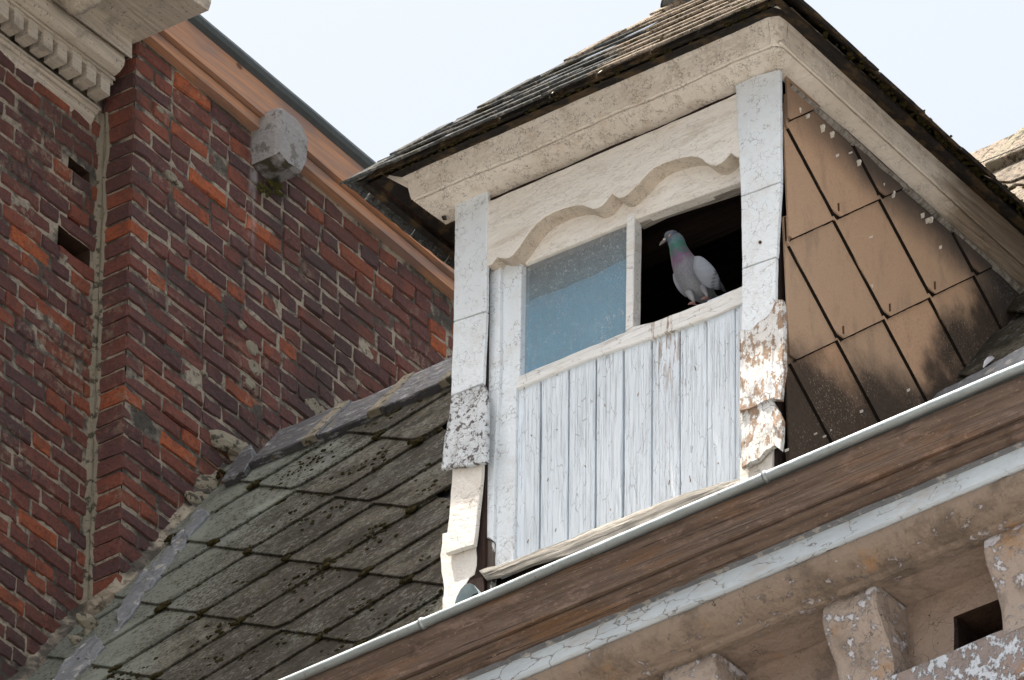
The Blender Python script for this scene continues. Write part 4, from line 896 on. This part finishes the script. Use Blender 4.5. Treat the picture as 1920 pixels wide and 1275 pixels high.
# right slope: ragged edge seen from below
for r in range(3):
    v0 = -.012+r*.125; y = .0+r*.08; k = 0
    while y < 1.95:
        wdt = random.uniform(.16, .24); P = [(y, v0+random.uniform(-.014, .010)), (y+wdt-.004, v0+random.uniform(-.014, .010)), (y+wdt-.004, v0+.19), (y, v0+.19)]
        P = clip(P, -1, cos(PH), .012)
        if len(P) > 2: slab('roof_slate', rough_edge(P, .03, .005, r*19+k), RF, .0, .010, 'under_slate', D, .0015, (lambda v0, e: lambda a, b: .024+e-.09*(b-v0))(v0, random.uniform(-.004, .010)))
        y += wdt; k += 1
for r in range(2):
    v0 = -.01+r*.12; y = -1.9; k = 0
    while y < .02:
        wdt = random.uniform(.16, .24); P = clip([(y, v0), (y+wdt-.004, v0), (y+wdt-.004, v0+.18), (y, v0+.18)], 1, cos(PH), .012)
        if len(P) > 2: slab('roof_slate', rough_edge(P, .03, .004, k), LF, .0, .008, 'slate_blue', D, .0015, (lambda v0: lambda a, b: .026-.09*(b-v0))(v0))
        y += wdt; k += 1
# dark drip board under the first course, all round
sweep('drip_board', [[p+V((0, 0, 0)), p+q, p+q+V((0, 0, .014)), p+V((0, 0, .014))] for p, q in ((V((-.655, 1.2, .806)), V((.03, 0, 0))), (V((-.655, -.272, .812)), V((.02, .012, .004))), (V((.885, -.272, .812)), V((-.02, .02, .004))), (V((.885, YB, .712)), V((-.03, 0, .004))))], 'under_slate', D, True, False, amp=.002)
# hip rolls and cap
hl = [E0+V((s, s, s*tan(PH)+.020)) for s in [hw*i/14 for i in range(15)]]
for sgn, pl in ((1, FH),):
    for i in range(9):
        a0, a1 = hw*(i*.118-.01), hw*((i+1)*.118+.012)
        P = [(a0, a0/cos(PH)), (a1, a1/cos(PH)), (a1+.055, a1/cos(PH)-.02), (a0+.06, a0/cos(PH)-.02)]
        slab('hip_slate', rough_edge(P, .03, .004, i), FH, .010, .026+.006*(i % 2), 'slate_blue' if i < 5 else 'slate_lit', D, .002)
ap = at(1290, 5, 'y', AP.y-.10)
sp_ = []
for i in range(7):
    a = i/6*pi/2; sp_.append([ap+V((.085*cos(a)*cos(b*pi/8), .085*cos(a)*sin(b*pi/8), .075*sin(a)+.005*(b % 2)-.02)) for b in range(16)])
sweep('hip_cap', sp_, 'lead_grey', D, True, True, 'rounded grey lead cap on the roof tip')
# moss and debris on the right eave edge
ms = []
for _ in range(230):
    y = random.uniform(-.25, 1.7); c_ = random.choice((.05, .13, .45, .52, .92, 1.05, 1.3)); y = y*.55+.45*(c_+random.gauss(0, .05))
    ms.append((V((XE-.004+random.gauss(0, .012), y, .832-.05*(y+.27)+abs(random.gauss(0, .007)))), random.uniform(.004, .011), .8, (0, 0, 1)))
for _ in range(160):
    x = random.uniform(-.6, .88); ms.append((V((x, -.262+random.gauss(0, .006), .812+random.gauss(0, .003))), random.uniform(.003, .007), .7, (0, 0, 1)))
lumps('moss', ms, 'moss', D)

# feather
fp = at(1850, 678, 'x', .86)
fr_ = Frame(fp, (0, .75, .66), (.5, -.6, .62)); pts = []
Lf = .062
P = [(-Lf, 0), (-.03, .009), (0, .014), (.028, .012), (.040, .004), (.034, -.006), (.0, -.010), (-.03, -.006)]
f = slab('feather', P, Frame(fp, V((0, .72, .69)).normalized(), V((.55, -.55, .6)).normalized()), 0, .0015, 'feather_white', None, .0003, lambda a, b: 4*a*a)
f['label'] = 'small white feather lying on the dark flashing below the side slates'; f['category'] = 'feather'; f['kind'] = 'thing'

# ================================================================== pigeon
def pigeon():
    K = lambda x, y, Y: at(1160+x/4.554, 360+y/4.554, 'y', Y)
    bird = thing('pigeon', tuple(K(690, 930, .02)), 'grey pigeon with green and purple neck standing in the open half of the dormer window', 'bird')
    U = 1/(4.554*637)                                        # zoomed pixel -> metre
    # spine: position, half width across the picture, half depth
    sp = [((398, 398), -.030, 16, 16), ((412, 392), -.028, 46, 38), ((440, 390), -.024, 62, 50), ((470, 400), -.020, 72, 56), ((492, 425), -.016, 73, 58), ((505, 465), -.012, 74, 64), ((520, 515), -.006, 84, 78), ((542, 570), .002, 98, 92), ((572, 630), .010, 116, 110), ((610, 700), .020, 131, 126), ((652, 770), .034, 130, 126), ((700, 835), .050, 112, 106), ((748, 880), .070, 84, 76), ((790, 905), .095, 62, 44), ((850, 915), .125, 44, 18), ((900, 925), .150, 36, 10)]
    C_, R1, R2 = [], [], []
    n = len(sp)
    def cr(a, b, c, d, t): return a*(-.5*t+t*t-.5*t**3)+b*(1-2.5*t*t+1.5*t**3)+c*(.5*t+2*t*t-1.5*t**3)+d*(-.5*t*t+.5*t**3)
    W_ = [(K(*p, Y), a*U, b*U) for p, Y, a, b in sp]
    for i in range(n-1):
        q = [W_[max(0, min(n-1, i+k))] for k in (-1, 0, 1, 2)]
        for t in (0, .25, .5, .75):
            C_.append(V([cr(*[x[0][k] for x in q], t) for k in range(3)])); R1.append(max(.002, cr(*[x[1] for x in q], t))); R2.append(max(.002, cr(*[x[2] for x in q], t)))
    C_.append(W_[-1][0]); R1.append(W_[-1][1]); R2.append(W_[-1][2])
    ns_ = 28; verts = []; faces = []; cols = []
    for i, c in enumerate(C_):
        d = (C_[min(i+1, len(C_)-1)]-C_[max(i-1, 0)]).normalized(); a = (CR-d*CR.dot(d)).normalized()
        if a.length < .1: a = CU
        if i and a.dot(pa) < 0: a = -a
        if abs(d.dot(CR)) > .75: a = (CU-d*CU.dot(d)).normalized(); 
        if i and a.dot(pa) < 0: a = -a
        pa = a; b = d.cross(a)
        for k in range(ns_):
            th = 2*pi*k/ns_; p = c+a*cos(th)*R1[i]+b*sin(th)*R2[i]; p = p+(p-c)*.03*nz(p, 90); verts.append(p)
            x, y = seen(p); y_ = (y-360)*4.554; x_ = (x-1160)*4.554; s_ = i/4+.7*nz(p, 70)+.7*nz(p, 240)
            head = V((.060, .082, .112)); green = V((.014, .105, .075)); purp = V((.115, .050, .115)); breast = V((.135, .135, .16)); belly = V((.175, .19, .215))
            s2 = s_+.25*(x_-520)/100 if s_ < 9 else s_
            ramp = [(0, head), (3.4, head), (4.2, V((.06, .13, .15))), (4.8, green), (5.9, green), (6.5, purp), (7.4, purp), (8.4, breast), (10, belly), (12, V((.24, .25, .27))), (13.5, V((.20, .21, .23))), (20, V((.10, .105, .12)))]
            for (s0, c0_), (s1, c1_) in zip(ramp, ramp[1:]):
                if s2 <= s1: cc = c0_.lerp(c1_, max(0, min(1, (s2-s0)/(s1-s0)))); break
            else: cc = ramp[-1][1]
            cols.append(cc)
    for i in range(len(C_)-1):
        for k in range(ns_):
            j = (k+1) % ns_; faces.append((i*ns_+k, i*ns_+j, (i+1)*ns_+j, (i+1)*ns_+k))
    faces += [tuple(range(ns_)), tuple(range((len(C_)-1)*ns_, len(C_)*ns_))]
    def coloured(name, verts, faces, cols, mat, label=None):
        me = new_mesh(name, verts, faces, True); ca = me.color_attributes.new('plumage', 'FLOAT_COLOR', 'POINT')
        for i, c in enumerate(cols): ca.data[i].color = (*c, 1)
        return link(name, me, mat, bird, label=label)
    coloured('body', verts, faces, cols, 'plumage')
    # wings: flat lofts hugging the flank
    def wing(pts, label, dark=True):
        verts, faces, cols = [], [], []; nn = 16; n = len(pts)
        Wp = [(K(x, y, Y), a*U, b*U, V((ca, 0, 0))) for (x, y), Y, a, b, ca in pts]; St = []
        for i in range(n-1):
            q = [Wp[max(0, min(n-1, i+k))] for k in (-1, 0, 1, 2)]
            for t in (0, .25, .5, .75): St.append((V([cr(*[x[0][k] for x in q], t) for k in range(3)]), cr(*[x[1] for x in q], t), cr(*[x[2] for x in q], t)))
        St.append((Wp[-1][0], Wp[-1][1], Wp[-1][2])); m_ = len(St)
        for i, (c, r1, r2) in enumerate(St):
            d = (St[min(i+1, m_-1)][0]-St[max(i-1, 0)][0]).normalized(); nrm = (-CF-d*(-CF).dot(d)).normalized(); a = d.cross(nrm); f_ = i/(m_-1)
            for k in range(nn):
                th = 2*pi*k/nn; cs, sn_ = cos(th), sin(th); p = c+a*cs*max(.001, r1)+nrm*sn_*max(.001, r2); verts.append(p)
                g = V((.185, .205, .24))
                if f_ > .45: g = g.lerp(V((.115, .13, .155)), (f_-.45)*2)
                if dark:
                    band = f_-.10*cs
                    if .54 < band < .60 or .74 < band < .82: g = V((.04, .042, .05))
                    if band > .93: g = V((.04, .042, .05))
                cols.append(g*(1+.12*nz(p, 200))*(.72 if (f_ > .5 and (k*3) % nn in (0, 1)) else 1.))
        for i in range(m_-1):
            for k in range(nn): j = (k+1) % nn; faces.append((i*nn+k, i*nn+j, (i+1)*nn+j, (i+1)*nn+k))
        faces += [tuple(range(nn)), tuple(range((m_-1)*nn, m_*nn))]
        coloured('wing', verts, faces, cols, 'wing', label)
    wing([((655, 560), -.030, 12, 14, 0), ((682, 590), -.034, 52, 30, 0), ((715, 650), -.030, 78, 34, 0), ((760, 715), -.020, 84, 30, 0), ((805, 765), -.004, 70, 24, 0), ((845, 795), .014, 46, 16, 0), ((880, 815), .036, 24, 10, 0), ((915, 850), .06, 8, 6, 0)], 'near wing with a short dark bar')
    wing([((472, 700), .012, 10, 8, 0), ((492, 745), .014, 26, 14, 0), ((520, 800), .018, 30, 16, 0), ((550, 850), .026, 24, 12, 0), ((585, 895), .04, 10, 8, 0)], 'far wing edge', False)
    # beak, cere, eyes
    b0, b1, b2 = K(402, 408, -.030), K(372, 432, -.033), K(346, 458, -.034)
    tube('beak', [b0, b1, K(356, 446, -.034), b2], [.0062, .0048, .0032, .0006], 'beak', bird, 10)
    rock('cere', tuple(K(391, 404, -.036)), (.0085, .006, .0058), 'cere', bird, 2, .3)
    e = K(440, 375, -.0385)
    def disc(name, c, r, nrm, mat, h=.4):
        bm = bmesh.new(); q = nrm.to_track_quat('Z', 'Y').to_matrix().to_4x4(); q.translation = c; bmesh.ops.create_uvsphere(bm, u_segments=16, v_segments=8, radius=1, matrix=q @ Matrix.Diagonal((r, r, r*h, 1)))
        me = bpy.data.meshes.new(name); bm.to_mesh(me); bm.free()
        for p in me.polygons: p.use_smooth = True
        return link(name, me, mat, bird)
    nn = -CF
    hc = K(452, 393, -.022); nn = (-CF+(e-hc)*.0).normalized(); es = hc+(K(440, 376, -.022)-hc)+nn*.0236
    disc('eye', es, .0048, nn, 'iris', .5); disc('pupil', es+nn*.0016, .0024, nn, 'pupil', .5)
    # legs and toes
    for (hx, hy), (kx, ky), (fx, fy), Y in (((600, 860), (632, 915), (650, 958), .006), ((722, 815), (746, 865), (762, 914), .010)):
        h, k, ft = K(hx, hy, Y+.012), K(kx, ky, Y), K(fx, fy, Y)
        tube('thigh', [h, k.lerp(h, .3), k, k.lerp(ft, .55)], [.012, .0088, .0060, .0042], 'down', bird, 12)
        tube('leg', [k, ft], .0028, 'bird_leg', bird, 8)
        for ang in (-.6, 0, .6):
            dd = V((sin(ang)*.6-.5, -.8, 0)).normalized(); tube('toe', [ft, ft+dd*.010+V((0, 0, .001)), ft+dd*.020-V((0, 0, .003))], [.0028, .0022, .001], 'bird_leg', bird, 6)
        tube('toe', [ft, ft+V((.3, .9, 0))*.014], [.0026, .001], 'bird_leg', bird, 6)
    return bird
pigeon()

# ------------------------------------------------------------------ lift everything to its height over the street
for o in list(S.objects):
    if o.parent is None and o.type not in ('CAMERA', 'LIGHT'): o.location.z += H
print('bricks', ng, nl, 'slates', ns, 'side', nside, 'objects', len(S.objects))
